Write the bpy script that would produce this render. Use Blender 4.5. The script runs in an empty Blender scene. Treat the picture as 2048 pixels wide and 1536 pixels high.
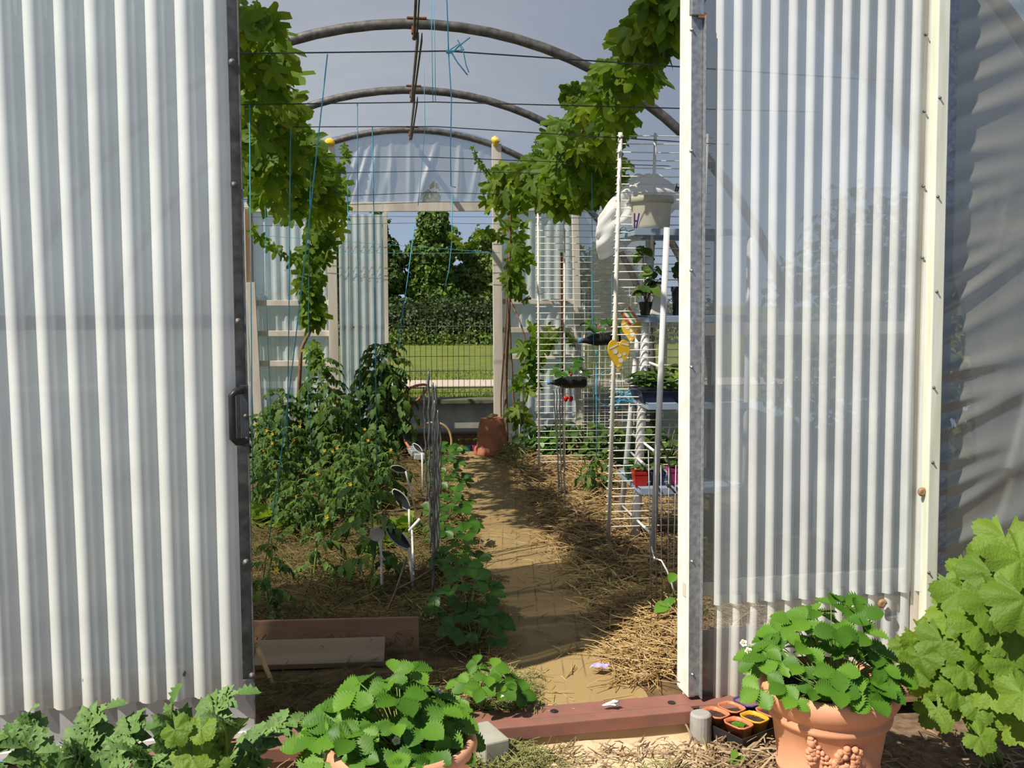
import bpy, math, random
import numpy as np
from mathutils import Vector
random.seed(11)
rng = np.random.default_rng(5)
R = random.uniform
sc = bpy.context.scene
COL = sc.collection

# ---------------------------------------------------------------- camera
F = 2000.0                       # focal length in pixels of the 2048 px wide frame
EYE = 1.5
YAW = math.atan(215/2000); PIT = math.atan(186/2000)
cf = np.array([math.sin(YAW)*math.cos(PIT), math.cos(YAW)*math.cos(PIT), -math.sin(PIT)])
cr = np.array([math.cos(YAW), -math.sin(YAW), 0.0])
cu = np.cross(cr, cf)
CAM = np.array([0, 0, EYE])
cam = bpy.data.cameras.new('camera')
cam.sensor_width = 36.0; cam.lens = 36.0*F/2048; cam.clip_start = 0.05; cam.clip_end = 300
camo = bpy.data.objects.new('camera', cam); COL.objects.link(camo)
camo.location = (0, 0, EYE); camo.rotation_euler = (math.pi/2-PIT, 0, -YAW)
sc.camera = camo

# ---------------------------------------------------------------- world, sun, exposure
SUN_AZ = math.radians(60); SUN_EL = math.radians(51)
w = bpy.data.worlds.new('sky'); sc.world = w; w.use_nodes = True
nt = w.node_tree; nt.nodes.clear()
wo = nt.nodes.new('ShaderNodeOutputWorld'); bg = nt.nodes.new('ShaderNodeBackground')
tc = nt.nodes.new('ShaderNodeTexCoord'); sx = nt.nodes.new('ShaderNodeSeparateXYZ'); rp = nt.nodes.new('ShaderNodeValToRGB')
nt.links.new(tc.outputs['Generated'], sx.inputs[0]); nt.links.new(sx.outputs[2], rp.inputs[0])
rp.color_ramp.elements[0].position = 0.0; rp.color_ramp.elements[0].color = (.52, .65, .84, 1)
rp.color_ramp.elements[1].position = 0.6; rp.color_ramp.elements[1].color = (.15, .22, .38, 1)
e = rp.color_ramp.elements.new(0.15); e.color = (.33, .43, .60, 1)
nt.links.new(rp.outputs[0], bg.inputs[0]); bg.inputs[1].default_value = 0.75
nt.links.new(bg.outputs[0], wo.inputs[0])
sun = bpy.data.lights.new('sun', 'SUN'); sun.energy = 7.2; sun.angle = math.radians(0.6); sun.color = (1.0, .93, .80)
suno = bpy.data.objects.new('sun', sun); COL.objects.link(suno)
travel = Vector((math.sin(SUN_AZ)*math.cos(SUN_EL), math.cos(SUN_AZ)*math.cos(SUN_EL), -math.sin(SUN_EL)))
suno.rotation_euler = travel.to_track_quat('-Z', 'Y').to_euler(); suno.location = (-4, -3, 8)
sc.view_settings.view_transform = 'Standard'; sc.view_settings.look = 'None'
sc.view_settings.gamma = 1.0; sc.view_settings.use_curve_mapping = False
sc.view_settings.exposure = 0.0
try:
    sc.cycles.transparent_max_bounces = 24
    sc.cycles.max_bounces = 10
except Exception:
    pass

# ---------------------------------------------------------------- pixel -> place in the world
def ray(px, py): return cf + cr*(px-1024)/F - cu*(py-768)/F
def PY(px, py, Y):
    d = ray(px, py); return CAM + d*(Y/d[1])
def PZ(px, py, z):
    d = ray(px, py); return CAM + d*((z-EYE)/d[2])
# the front wall is a vertical plane, its foot running Y = 3.33 + 0.1 X
WT = np.array([1, .1, 0])/math.hypot(1, .1); WN = np.array([-.1, 1, 0])/math.hypot(1, .1); W0 = np.array([0, 3.33, 0])
def W(s, off, z): return W0 + WT*s + WN*off + np.array([0, 0, z])
def FW(px, py, off=0.0):
    d = ray(px, py); t = ((W0+WN*off-CAM) @ WN)/(d @ WN); p = CAM + d*t
    return (p-W0) @ WT, p[2]
def FP(px, py, off=0.0):
    s, z = FW(px, py, off); return W(s, off, z)
def nrm(v):
    v = np.asarray(v, float); n = np.linalg.norm(v); return v/n if n > 1e-9 else v

# ---------------------------------------------------------------- mesh collecting
class MB:
    def __init__(self): self.v = []; self.f = []; self.n = 0
    def add(self, v, f):
        v = np.asarray(v, float).reshape(-1, 3); o = self.n
        self.v.append(v); self.f.extend([tuple(i+o for i in q) for q in f]); self.n += len(v); return self
    def box(self, c, s, ax=None):
        c = np.asarray(c, float); hx, hy, hz = s[0]/2, s[1]/2, s[2]/2
        P = np.array([(-hx,-hy,-hz),(hx,-hy,-hz),(hx,hy,-hz),(-hx,hy,-hz),(-hx,-hy,hz),(hx,-hy,hz),(hx,hy,hz),(-hx,hy,hz)])
        if ax is not None: P = P @ np.array([nrm(a) for a in ax])
        return self.add(P+c, [(0,3,2,1),(4,5,6,7),(0,1,5,4),(1,2,6,5),(2,3,7,6),(3,0,4,7)])
    def bar(self, a, b, wd, th, side=(1, 0, 0)):
        a = np.asarray(a, float); b = np.asarray(b, float); z = nrm(b-a); s = np.asarray(side, float); s = nrm(s-z*(s@z)); t = np.cross(z, s)
        return self.box((a+b)/2, (wd, th, np.linalg.norm(b-a)), (s, t, z))
    def tube(self, pts, r, n=8, cap=True):
        P = [np.asarray(p, float) for p in pts]; m = len(P); rr = [r]*m if np.isscalar(r) else list(r)
        T = [nrm(P[min(i+1, m-1)]-P[max(i-1, 0)]) for i in range(m)]
        a = np.array([0, 0, 1.]) if abs(T[0][2]) < .9 else np.array([1., 0, 0])
        x = nrm(np.cross(a, T[0])); V = []
        for i in range(m):
            x = nrm(x-T[i]*(x@T[i])); y = np.cross(T[i], x)
            for k in range(n):
                t = 2*math.pi*k/n; V.append(P[i]+rr[i]*(math.cos(t)*x+math.sin(t)*y))
        Fc = [(i*n+k, i*n+(k+1) % n, (i+1)*n+(k+1) % n, (i+1)*n+k) for i in range(m-1) for k in range(n)]
        if cap: Fc += [tuple(range(n-1, -1, -1)), tuple((m-1)*n+k for k in range(n))]
        return self.add(V, Fc)
    def lathe(self, prof, c, n=32, axis=None):
        c = np.asarray(c, float); m = len(prof); V = []
        if axis is None: ax = np.eye(3)
        else:
            z = nrm(axis); h = np.array([0, 0, 1.]) if abs(z[2]) < .9 else np.array([1., 0, 0]); x = nrm(np.cross(h, z)); ax = np.array([x, np.cross(z, x), z])
        for r, z in prof:
            for k in range(n):
                t = 2*math.pi*k/n; V.append(c+np.array([r*math.cos(t), r*math.sin(t), z]) @ ax)
        return self.add(V, [(i*n+k, i*n+(k+1) % n, (i+1)*n+(k+1) % n, (i+1)*n+k) for i in range(m-1) for k in range(n)])
    def grid(self, fn, nu, nv):
        V = [fn(i/nu, j/nv) for j in range(nv+1) for i in range(nu+1)]
        return self.add(V, [(j*(nu+1)+i, j*(nu+1)+i+1, (j+1)*(nu+1)+i+1, (j+1)*(nu+1)+i) for j in range(nv) for i in range(nu)])
    def put(self, tmpl, pos, d, n, sc_=1.0, wide=1.0):
        d = nrm(d); n = np.asarray(n, float); n = nrm(n-d*(n@d)); s = np.cross(d, n); v, f = tmpl
        return self.add(np.asarray(pos)+sc_*(v[:, :1]*wide*s+v[:, 1:2]*d+v[:, 2:3]*n), f)
    def blob(self, c, r, nu=14, nv=9, amp=.0, sq=(1, 1, 1), fr=3.0):
        c = np.asarray(c, float); ph = rng.uniform(0, 6, 6)
        def fn(u, v):
            a = 2*math.pi*u; b = math.pi*(v-.5)
            d = np.array([math.cos(b)*math.cos(a), math.cos(b)*math.sin(a), math.sin(b)])
            k = 1+amp*(math.sin(fr*d[0]+ph[0])+math.sin(fr*1.3*d[1]+ph[1])+math.sin(fr*d[2]*1.1+ph[2])+.6*math.sin(fr*2.3*(d[0]+d[1])+ph[3]))
            return c+r*k*d*np.array(sq)
        return self.grid(fn, nu, nv)

def obj(name, mb, mat, parent=None, smooth=False, bev=0, origin=None):
    V = np.concatenate(mb.v) if mb.v else np.zeros((0, 3))
    if parent is not None:
        o0 = np.array(parent['_o']) if '_o' in parent else np.zeros(3)
    elif origin is not None: o0 = np.asarray(origin, float)
    else:
        lo, hi = V.min(0), V.max(0); o0 = np.array([(lo[0]+hi[0])/2, (lo[1]+hi[1])/2, lo[2]])
    me = bpy.data.meshes.new(name); me.from_pydata((V-o0).tolist(), [], mb.f)
    if smooth: me.polygons.foreach_set('use_smooth', [True]*len(me.polygons))
    me.materials.append(mat); me.update()
    o = bpy.data.objects.new(name, me); COL.objects.link(o)
    if parent is None: o.location = o0
    else: o.parent = parent
    o['_o'] = [float(x) for x in o0]
    if bev:
        b = o.modifiers.new('bevel', 'BEVEL'); b.width = bev; b.segments = 2; b.limit_method = 'ANGLE'
    return o
def tag(o, label=None, cat=None, group=None, kind=None):
    if label: o['label'] = label
    if cat: o['category'] = cat
    if group: o['group'] = group
    if kind: o['kind'] = kind
    return o
def thing(name, label, cat, loc, group=None, kind=None):
    o = bpy.data.objects.new(name, None); COL.objects.link(o); o.location = [float(x) for x in loc]; o.empty_display_size = .05
    o['_o'] = [float(x) for x in loc]
    return tag(o, label, cat, group, kind)
def solo(name, label, cat, mb, mat, group=None, kind=None, smooth=False, bev=0):
    return tag(obj(name, mb, mat, None, smooth, bev), label, cat, group, kind)

# ---------------------------------------------------------------- materials
def newmat(name):
    m = bpy.data.materials.new(name); m.use_nodes = True; t = m.node_tree; t.nodes.clear()
    o = t.nodes.new('ShaderNodeOutputMaterial'); return m, t, o
def N(t, kind, **kw):
    n = t.nodes.new(kind)
    for k, v in kw.items():
        if k.startswith('i_'): n.inputs[k[2:].replace('_', ' ')].default_value = v
        else: setattr(n, k, v)
    return n
def rgba(c): return (c[0], c[1], c[2], 1)
def noisecol(t, c1, c2, scale, detail=6, lo=.35, hi=.65, stretch=None):
    co = N(t, 'ShaderNodeTexCoord'); no = N(t, 'ShaderNodeTexNoise'); no.inputs['Scale'].default_value = scale; no.inputs['Detail'].default_value = detail
    src = co.outputs['Object']
    if stretch:
        mp = N(t, 'ShaderNodeMapping'); mp.inputs['Scale'].default_value = stretch; t.links.new(src, mp.inputs[0]); src = mp.outputs[0]
    t.links.new(src, no.inputs['Vector']); r = N(t, 'ShaderNodeValToRGB')
    r.color_ramp.elements[0].position = lo; r.color_ramp.elements[0].color = rgba(c1); r.color_ramp.elements[1].position = hi; r.color_ramp.elements[1].color = rgba(c2)
    t.links.new(no.outputs[0], r.inputs[0]); return r.outputs[0], no.outputs[0], src
def M(name, c1, c2=None, scale=20, rough=.7, bump=0, metal=0, spec=.3, stretch=None, trans=0, lo=.35, hi=.65):
    m, t, o = newmat(name); p = N(t, 'ShaderNodeBsdfPrincipled')
    p.inputs['Roughness'].default_value = rough; p.inputs['Metallic'].default_value = metal; p.inputs['Specular IOR Level'].default_value = spec
    c, h, _ = noisecol(t, c1, c2 or tuple(x*.8 for x in c1), scale, stretch=stretch, lo=lo, hi=hi)
    t.links.new(c, p.inputs['Base Color'])
    if bump:
        b = N(t, 'ShaderNodeBump'); b.inputs['Strength'].default_value = bump; b.inputs['Distance'].default_value = .01
        t.links.new(h, b.inputs['Height']); t.links.new(b.outputs[0], p.inputs['Normal'])
    if trans:
        tr = N(t, 'ShaderNodeBsdfTranslucent'); t.links.new(c, tr.inputs[0]); mx = N(t, 'ShaderNodeMixShader'); mx.inputs[0].default_value = trans
        t.links.new(p.outputs[0], mx.inputs[1]); t.links.new(tr.outputs[0], mx.inputs[2]); t.links.new(mx.outputs[0], o.inputs[0])
    else: t.links.new(p.outputs[0], o.inputs[0])
    return m
def ML(name, cols, rough=.45, trans=.35, spec=.4, bscale=0, bump=.3):
    """leaf: one shade of the species per leaf, light coming through"""
    m, t, o = newmat(name); g = N(t, 'ShaderNodeNewGeometry'); r = N(t, 'ShaderNodeValToRGB'); el = r.color_ramp.elements
    k = len(cols); el[0].color = rgba(cols[0]); el[1].color = rgba(cols[-1])
    for i in range(1, k-1):
        x = el.new(i/(k-1)); x.color = rgba(cols[i])
    t.links.new(g.outputs['Random Per Island'], r.inputs[0])
    p = N(t, 'ShaderNodeBsdfPrincipled'); p.inputs['Roughness'].default_value = rough; p.inputs['Specular IOR Level'].default_value = spec
    t.links.new(r.outputs[0], p.inputs['Base Color'])
    if bscale:
        co = N(t, 'ShaderNodeTexCoord'); no = N(t, 'ShaderNodeTexNoise'); no.inputs['Scale'].default_value = bscale; t.links.new(co.outputs['Object'], no.inputs['Vector'])
        b = N(t, 'ShaderNodeBump'); b.inputs['Strength'].default_value = bump; b.inputs['Distance'].default_value = .006; t.links.new(no.outputs[0], b.inputs['Height']); t.links.new(b.outputs[0], p.inputs['Normal'])
    if trans:
        hs = N(t, 'ShaderNodeHueSaturation'); hs.inputs['Hue'].default_value = .485; hs.inputs['Saturation'].default_value = 1.1; hs.inputs['Value'].default_value = 1.3
        t.links.new(r.outputs[0], hs.inputs['Color']); tr = N(t, 'ShaderNodeBsdfTranslucent'); t.links.new(hs.outputs[0], tr.inputs[0])
        mx = N(t, 'ShaderNodeMixShader'); mx.inputs[0].default_value = trans
        t.links.new(p.outputs[0], mx.inputs[1]); t.links.new(tr.outputs[0], mx.inputs[2]); t.links.new(mx.outputs[0], o.inputs[0])
    else: t.links.new(p.outputs[0], o.inputs[0])
    return m
def MFILM(name, clear, tint, trl=.5, gloss=.08, grough=.15, body=(.9, .9, .9), stain=None, nscale=6):
    """plastic sheet: part of the light goes straight through, the rest is scattered or reflected"""
    m, t, o = newmat(name)
    tp = N(t, 'ShaderNodeBsdfTransparent'); tp.inputs[0].default_value = rgba(tint)
    df = N(t, 'ShaderNodeBsdfDiffuse'); tl = N(t, 'ShaderNodeBsdfTranslucent'); gl = N(t, 'ShaderNodeBsdfGlossy'); gl.inputs['Roughness'].default_value = grough
    dirty, _, src = noisecol(t, body, tuple(x*.9 for x in body), nscale)
    cl = dirty
    if stain:    # mud splashed up from the ground and washed down, with a ragged edge
        sep = N(t, 'ShaderNodeSeparateXYZ'); t.links.new(src, sep.inputs[0]); no = N(t, 'ShaderNodeTexNoise'); no.inputs['Scale'].default_value = 9; t.links.new(src, no.inputs['Vector'])
        a = N(t, 'ShaderNodeMath', operation='MULTIPLY_ADD'); t.links.new(no.outputs[0], a.inputs[0]); a.inputs[1].default_value = .5; t.links.new(sep.outputs[2], a.inputs[2])
        mr = N(t, 'ShaderNodeMapRange'); mr.inputs[1].default_value = stain[1]; mr.inputs[2].default_value = stain[1]+.5; mr.inputs[3].default_value = .8; mr.inputs[4].default_value = 0
        t.links.new(a.outputs[0], mr.inputs[0]); mx0 = N(t, 'ShaderNodeMixRGB'); t.links.new(mr.outputs[0], mx0.inputs[0]); t.links.new(dirty, mx0.inputs[1]); mx0.inputs[2].default_value = rgba(stain[0]); cl = mx0.outputs[0]
    t.links.new(cl, df.inputs[0]); t.links.new(cl, tl.inputs[0])
    m1 = N(t, 'ShaderNodeMixShader'); m1.inputs[0].default_value = trl; t.links.new(df.outputs[0], m1.inputs[1]); t.links.new(tl.outputs[0], m1.inputs[2])
    m2 = N(t, 'ShaderNodeMixShader'); m2.inputs[0].default_value = clear; t.links.new(m1.outputs[0], m2.inputs[1]); t.links.new(tp.outputs[0], m2.inputs[2])
    m3 = N(t, 'ShaderNodeMixShader'); lw = N(t, 'ShaderNodeLayerWeight'); lw.inputs[0].default_value = .25; mm = N(t, 'ShaderNodeMath', operation='MULTIPLY_ADD')
    t.links.new(lw.outputs[1], mm.inputs[0]); mm.inputs[1].default_value = gloss*2; mm.inputs[2].default_value = gloss*.4
    t.links.new(mm.outputs[0], m3.inputs[0]); t.links.new(m2.outputs[0], m3.inputs[1]); t.links.new(gl.outputs[0], m3.inputs[2]); t.links.new(m3.outputs[0], o.inputs[0])
    return m

m_sheet = MFILM('translucent_fibreglass', .22, (.84, .87, .84), .27, .05, .25, (.91, .94, .92), ((.66, .55, .36), -.02))
m_sheet2 = MFILM('translucent_fibreglass_clearer', .34, (.8, .86, .86), .22, .05, .25, (.91, .94, .94), ((.66, .55, .36), .02))
m_sheetb = MFILM('old_translucent_fibreglass', .14, (.80, .92, .95), .5, .05, .3, (.80, .87, .88))
m_film = MFILM('polythene_cover', .74, (.97, .97, .98), .65, .05, .2, (.72, .70, .67), None, 2.5)
m_film2 = MFILM('slack_polythene', .54, (.70, .74, .74), .35, .14, .12, (.50, .50, .46), None, 2.5)
m_filmd = MFILM('dirty_side_polythene', .12, (.70, .74, .70), .6, .05, .25, (.52, .53, .47), None, 2.5)
m_filmg = MFILM('shading_polythene', .22, (.75, .77, .78), .35, .08, .2, (.62, .62, .60), None, 2.5)  # kept less clear so it shades the ground inside the doorway
m_film3 = MFILM('creased_gable_polythene', .56, (.78, .84, .90), .4, .5, .38, (.62, .64, .66), None, 2.5)
m_galv = M('galvanised_steel', (.36, .38, .40), (.24, .25, .27), 60, .5, .1, .55)
m_dsteel = M('weathered_steel', (.20, .19, .18), (.10, .095, .09), 25, .6, .15, .5)
m_rust = M('rust', (.34, .13, .05), (.2, .09, .04), 40, .85, .2)
m_grey = M('grey_sheet_metal', (.50, .53, .53), (.44, .47, .47), 14, .5, 0, .2)
m_redsteel = M('red_oxide_steel', (.27, .115, .088), (.21, .105, .08), 16, .55, .06, 0, .3)
m_white = M('white_paint', (.84, .83, .80), (.70, .68, .62), 18, .5, .05)
m_oldwhite = M('weathered_white_wood', (.72, .66, .58), (.52, .47, .40), 10, .75, .15, stretch=(1, 1, .15))
m_greenwood = M('algae_stained_painted_wood', (.74, .74, .64), (.58, .60, .46), 12, .75, .15, stretch=(2, 2, .2))
m_brownwood = M('bare_brown_wood', (.30, .17, .10), (.2, .12, .07), 12, .8, .2, stretch=(1, 1, .1))
m_plank = M('old_plank', (.36, .20, .12), (.22, .13, .08), 9, .8, .25, stretch=(.12, 1, 2))
m_plank2 = M('grey_plank', (.34, .25, .16), (.24, .17, .11), 9, .8, .25, stretch=(.12, 1, 2))
m_log = M('grey_round_timber', (.34, .33, .31), (.18, .17, .16), 12, .85, .3, stretch=(.15, 1, 1))
m_conc = M('concrete', (.40, .39, .33), (.26, .26, .21), 5, .9, .2)
m_conctop = M('mossy_concrete', (.16, .16, .10), (.10, .11, .06), 9, .9, .3)
m_black = M('black_plastic', (.018, .018, .02), (.03, .03, .03), 20, .4, 0)
m_dgrey = M('dark_grey_metal', (.05, .055, .065), (.075, .08, .09), 20, .35, 0, .4)
m_blueshelf = M('blue_grey_shelf', (.30, .38, .48), (.27, .35, .45), 14, .5)
m_pipe = M('white_plastic_pipe', (.80, .80, .80), (.74, .74, .73), 14, .35, 0, 0, .5)
m_whitewire = M('white_coated_wire', (.86, .84, .77), (.78, .74, .64), 30, .5)
m_wire = M('dark_wire', (.07, .075, .08), (.05, .05, .055), 30, .5, 0, .6)
m_stake = M('spiral_stake_steel', (.26, .26, .26), (.15, .15, .155), 60, .45, 0, .7)
m_twine = M('blue_twine', (.10, .42, .62), (.07, .33, .50), 60, .7)
m_raffia = M('raffia', (.66, .50, .27), (.5, .36, .18), 60, .8)
m_soil = M('soil', (.16, .095, .055), (.085, .05, .03), 40, .95, .5)
m_bed = M('soil_and_rotting_hay', (.16, .105, .045), (.08, .05, .023), 16, .95, .6)
m_sand = M('dusty_sandy_ground', (.66, .50, .32), (.50, .36, .21), 7, .95, .3)
m_litter = M('leaf_litter_ground', (.20, .13, .075), (.09, .055, .03), 26, .95, .6)
m_terra = M('terracotta', (.66, .32, .19), (.56, .265, .155), 8, .8, .05)
m_terra2 = M('weathered_terracotta', (.52, .19, .10), (.36, .15, .09), 9, .8, .08)
m_potsoil = M('potting_soil', (.06, .04, .028), (.02, .015, .012), 90, .95, .8)
m_lawn = M('mown_lawn', (.145, .17, .028), (.105, .13, .02), 3, .9, .3)
m_gravel = M('gravel', (.52, .44, .36), (.40, .34, .28), 30, .9, .3)
m_fence = M('green_fence_wire', (.22, .235, .18), (.15, .165, .125), 20, .45, 0, .3)
m_bark = M('bark', (.16, .12, .09), (.09, .065, .05), 30, .9, .3)
m_cane = M('vine_cane', (.30, .17, .10), (.2, .12, .07), 30, .85, .2)
m_bamboo = M('bamboo', (.62, .42, .20), (.5, .33, .16), 20, .6)
m_stem = M('green_stem', (.22, .33, .08), (.17, .26, .06), 20, .6)
m_petal = M('white_petal', (.92, .92, .88), (.88, .88, .84), 20, .6)
m_yel = M('flower_centre_yellow', (.85, .62, .05), (.8, .5, .04), 20, .6)
m_red = M('ripe_red', (.55, .03, .02), (.45, .02, .02), 30, .3)
m_vine = ML('vine_leaf', [(.14, .25, .022), (.08, .17, .016), (.20, .31, .028), (.06, .13, .014), (.29, .38, .045)], .5, .55, .25)
m_tom = ML('tomato_leaf', [(.075, .155, .035), (.045, .10, .022), (.10, .185, .035), (.13, .20, .03)], .55, .3, .25)
m_straw = ML('strawberry_leaf', [(.075, .195, .014), (.05, .14, .010), (.10, .235, .018), (.13, .27, .025)], .5, .28, .35, 90, .12)
m_strawin = ML('strawberry_leaf_inside', [(.07, .19, .02), (.04, .12, .014), (.09, .22, .02)], .4, .3, .4)
m_mallow = ML('hollyhock_leaf', [(.135, .235, .022), (.10, .185, .018), (.17, .27, .03), (.12, .21, .022)], .55, .35, .3, 120, .5)
m_arti = ML('artichoke_leaf', [(.13, .235, .065), (.085, .175, .04), (.18, .29, .095)], .6, .2, .3, 60, .6)
m_lett = ML('lettuce_leaf', [(.28, .42, .05), (.20, .34, .04), (.35, .48, .08)], .5, .4)
m_treedark = ML('tree_leaf_dark', [(0.062, 0.106, 0.022), (0.037, 0.069, 0.016), (0.094, 0.144, 0.025)], .6, .2)
m_tree = ML('tree_leaf', [(0.106, 0.175, 0.025), (0.062, 0.112, 0.019), (0.15, 0.219, 0.027)], .6, .25)
m_treelight = ML('tree_leaf_light', [(0.163, 0.225, 0.05), (0.112, 0.169, 0.037), (0.213, 0.275, 0.069)], .6, .25)
m_hedge = ML('hedge_leaf', [(0.039, 0.07, 0.013), (0.022, 0.043, 0.009), (0.07, 0.114, 0.017)], .6, .2)
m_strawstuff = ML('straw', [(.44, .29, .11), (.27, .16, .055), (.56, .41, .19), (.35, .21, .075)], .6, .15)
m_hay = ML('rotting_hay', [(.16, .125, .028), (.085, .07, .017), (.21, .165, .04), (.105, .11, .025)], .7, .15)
m_clip = ML('grass_clippings', [(.25, .25, .08), (.18, .2, .06), (.34, .31, .12)], .7, .15)
m_debris = ML('dry_litter', [(.34, .23, .12), (.18, .11, .06), (.50, .38, .22), (.10, .07, .045)], .8, .1)

# ---------------------------------------------------------------- leaf shapes (local: x across, y along, z up)
def strip_leaf(prof, fold=.15, arch=.25, ridge=0.0):
    V = []; 
    for i, (t, wd) in enumerate(prof):
        z = -arch*t*t; e = ridge*(1 if i % 2 else -1)
        V += [(0, t, z), (-wd, t+.0, z+fold*wd+e), (wd, t, z+fold*wd+e)]
    Fc = []
    for i in range(len(prof)-1):
        a, b = 3*i, 3*i+3; Fc += [(a, b, b+1, a+1), (a, a+2, b+2, b)]
    return np.array(V, float), Fc
def toothed(n, wmax, peak=.55, tooth=.1):
    P = []
    for i in range(n+1):
        t = i/n; k = math.sin(math.pi*t**(math.log(.5)/math.log(peak))) if 0 < t < 1 else 0
        wv = wmax*max(k, 0)**.8
        if i % 2: wv *= 1+tooth
        else: wv *= 1-tooth
        P.append((t, max(wv, .002)))
    return P
def polar_leaf(rf, n, amax, rings=2, cup=.0, wave=.0, lob=5, rfold=0.0):
    V = [(0, 0, 0)]; Fc = []
    for q in range(1, rings+1):
        u = q/rings
        for i in range(n+1):
            a = -amax+2*amax*i/n; r = rf(a)*u
            z = -cup*r*r+wave*u*u*math.sin(3*a+q)+rfold*u*math.cos(lob*a)
            V.append((r*math.sin(a), r*math.cos(a), z))
    m = n+1
    for i in range(n): Fc.append((0, 1+i, 2+i))
    for q in range(rings-1):
        for i in range(n):
            a = 1+q*m+i; Fc.append((a, a+m, a+m+1, a+1))
    return np.array(V, float), [tuple(reversed(f)) for f in Fc]
def vine_r(a):
    a = abs(a); lobes = ((0, 1.0, .38), (1.0, .88, .36), (2.0, .62, .42))
    r = .30
    for c, h, wd in lobes:
        x = abs(a-c)/wd
        if x < 1.6: r = max(r, h*(1-.20*x-.26*x*x))
    return max(r, .3)*(1+.075*math.sin(23*a))
LEAF_VINE = [polar_leaf(vine_r, 36, 2.65, 2, cup, wv, 5, .05) for cup, wv in ((.15, .05), (.3, .08), (.05, -.07))]
def mal_r(a):
    return (.74+.25*abs(math.cos(3.0*a))**.8)*(1+.05*math.sin(31*a))*(1-.10*max(0, abs(a)-2.3))
LEAF_MAL = [polar_leaf(mal_r, 72, 2.85, 4, cup, wv, 6.0, rf) for cup, wv, rf in ((.12, .07, .055), (.25, .10, .07), (.0, -.09, .06))]
LEAF_ST = [strip_leaf(toothed(20, .40, .58, .15), f, a, .032) for f, a in ((.30, .18), (.18, .30), (.45, .1))]
LEAF_TOM = [strip_leaf(toothed(6, .27, .4, .22), f, a) for f, a in ((.3, .5), (.15, .8), (.4, .3))]
LEAF_OV = [strip_leaf(toothed(8, .33, .45, .0), f, a) for f, a in ((.25, .35), (.1, .6), (.35, .15))]
LEAF_LET = [strip_leaf(toothed(10, .45, .65, .06), f, a, .05) for f, a in ((.4, -.3), (.3, .3))]
CARD = (np.array([(-.5, 0, 0), (0, -.35, .1), (.5, 0, 0), (0, .55, .05)], float), [(0, 1, 2, 3)])
def rdir(up=0.0):
    v = rng.normal(size=3); v[2] += up; return nrm(v)
def bez(a, b, c, n):
    a, b, c = (np.asarray(q, float) for q in (a, b, c))
    return [a*(1-t)**2+2*b*t*(1-t)+c*t*t for t in np.linspace(0, 1, n)]
def poly(pts, n):
    P = [np.asarray(p, float) for p in pts]; L = [0]
    for i in range(1, len(P)): L.append(L[-1]+np.linalg.norm(P[i]-P[i-1]))
    out = []
    for t in np.linspace(0, L[-1], n):
        i = max(k for k in range(len(L)) if L[k] <= t+1e-9); i = min(i, len(P)-2)
        u = (t-L[i])/max(L[i+1]-L[i], 1e-9)
        p0 = P[max(i-1, 0)]; p1 = P[i]; p2 = P[i+1]; p3 = P[min(i+2, len(P)-1)]
        out.append(.5*((2*p1)+(-p0+p2)*u+(2*p0-5*p1+4*p2-p3)*u*u+(-p0+3*p1-3*p2+p3)*u**3))
    return out
# ================================================================ SETTING
CX, CZ = 0.09, 0.68
HOOPS = [(3.62, 2.84), (5.75, 2.30), (7.6, 2.30), (9.45, 2.30)]
def arc(Rr, a): return CX+Rr*math.sin(a), CZ+Rr*math.cos(a)         # a from -90 to 90 degrees, 0 at the ridge
def hash2(x, y): return .5*math.sin(3.1*x+1.7*y)+.3*math.sin(7.3*x-5.1*y+1.3)+.2*math.sin(13.7*x+11.9*y+.4)
def gz(x, y):
    """height of the soil inside the tunnel"""
    d = abs(x-.62); k = min(max((d-.20)/.22, 0), 1); k = k*k*(3-2*k)
    h = .045+.02*hash2(x*1.5, y*1.5)
    if x > .62 and y < 5.6: h += .05*math.exp(-((x-1.25)/.3)**2-((y-4.1)/.45)**2)
    e = min(max((y-3.45)/.3, 0), 1)
    return k*h*e
def PG(px, py, dz=0.0):
    """the spot of the soil seen at a pixel"""
    z = .03
    for _ in range(6):
        p = PZ(px, py, z); z = gz(p[0], p[1])
    return np.array([p[0], p[1], z+dz])

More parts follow.
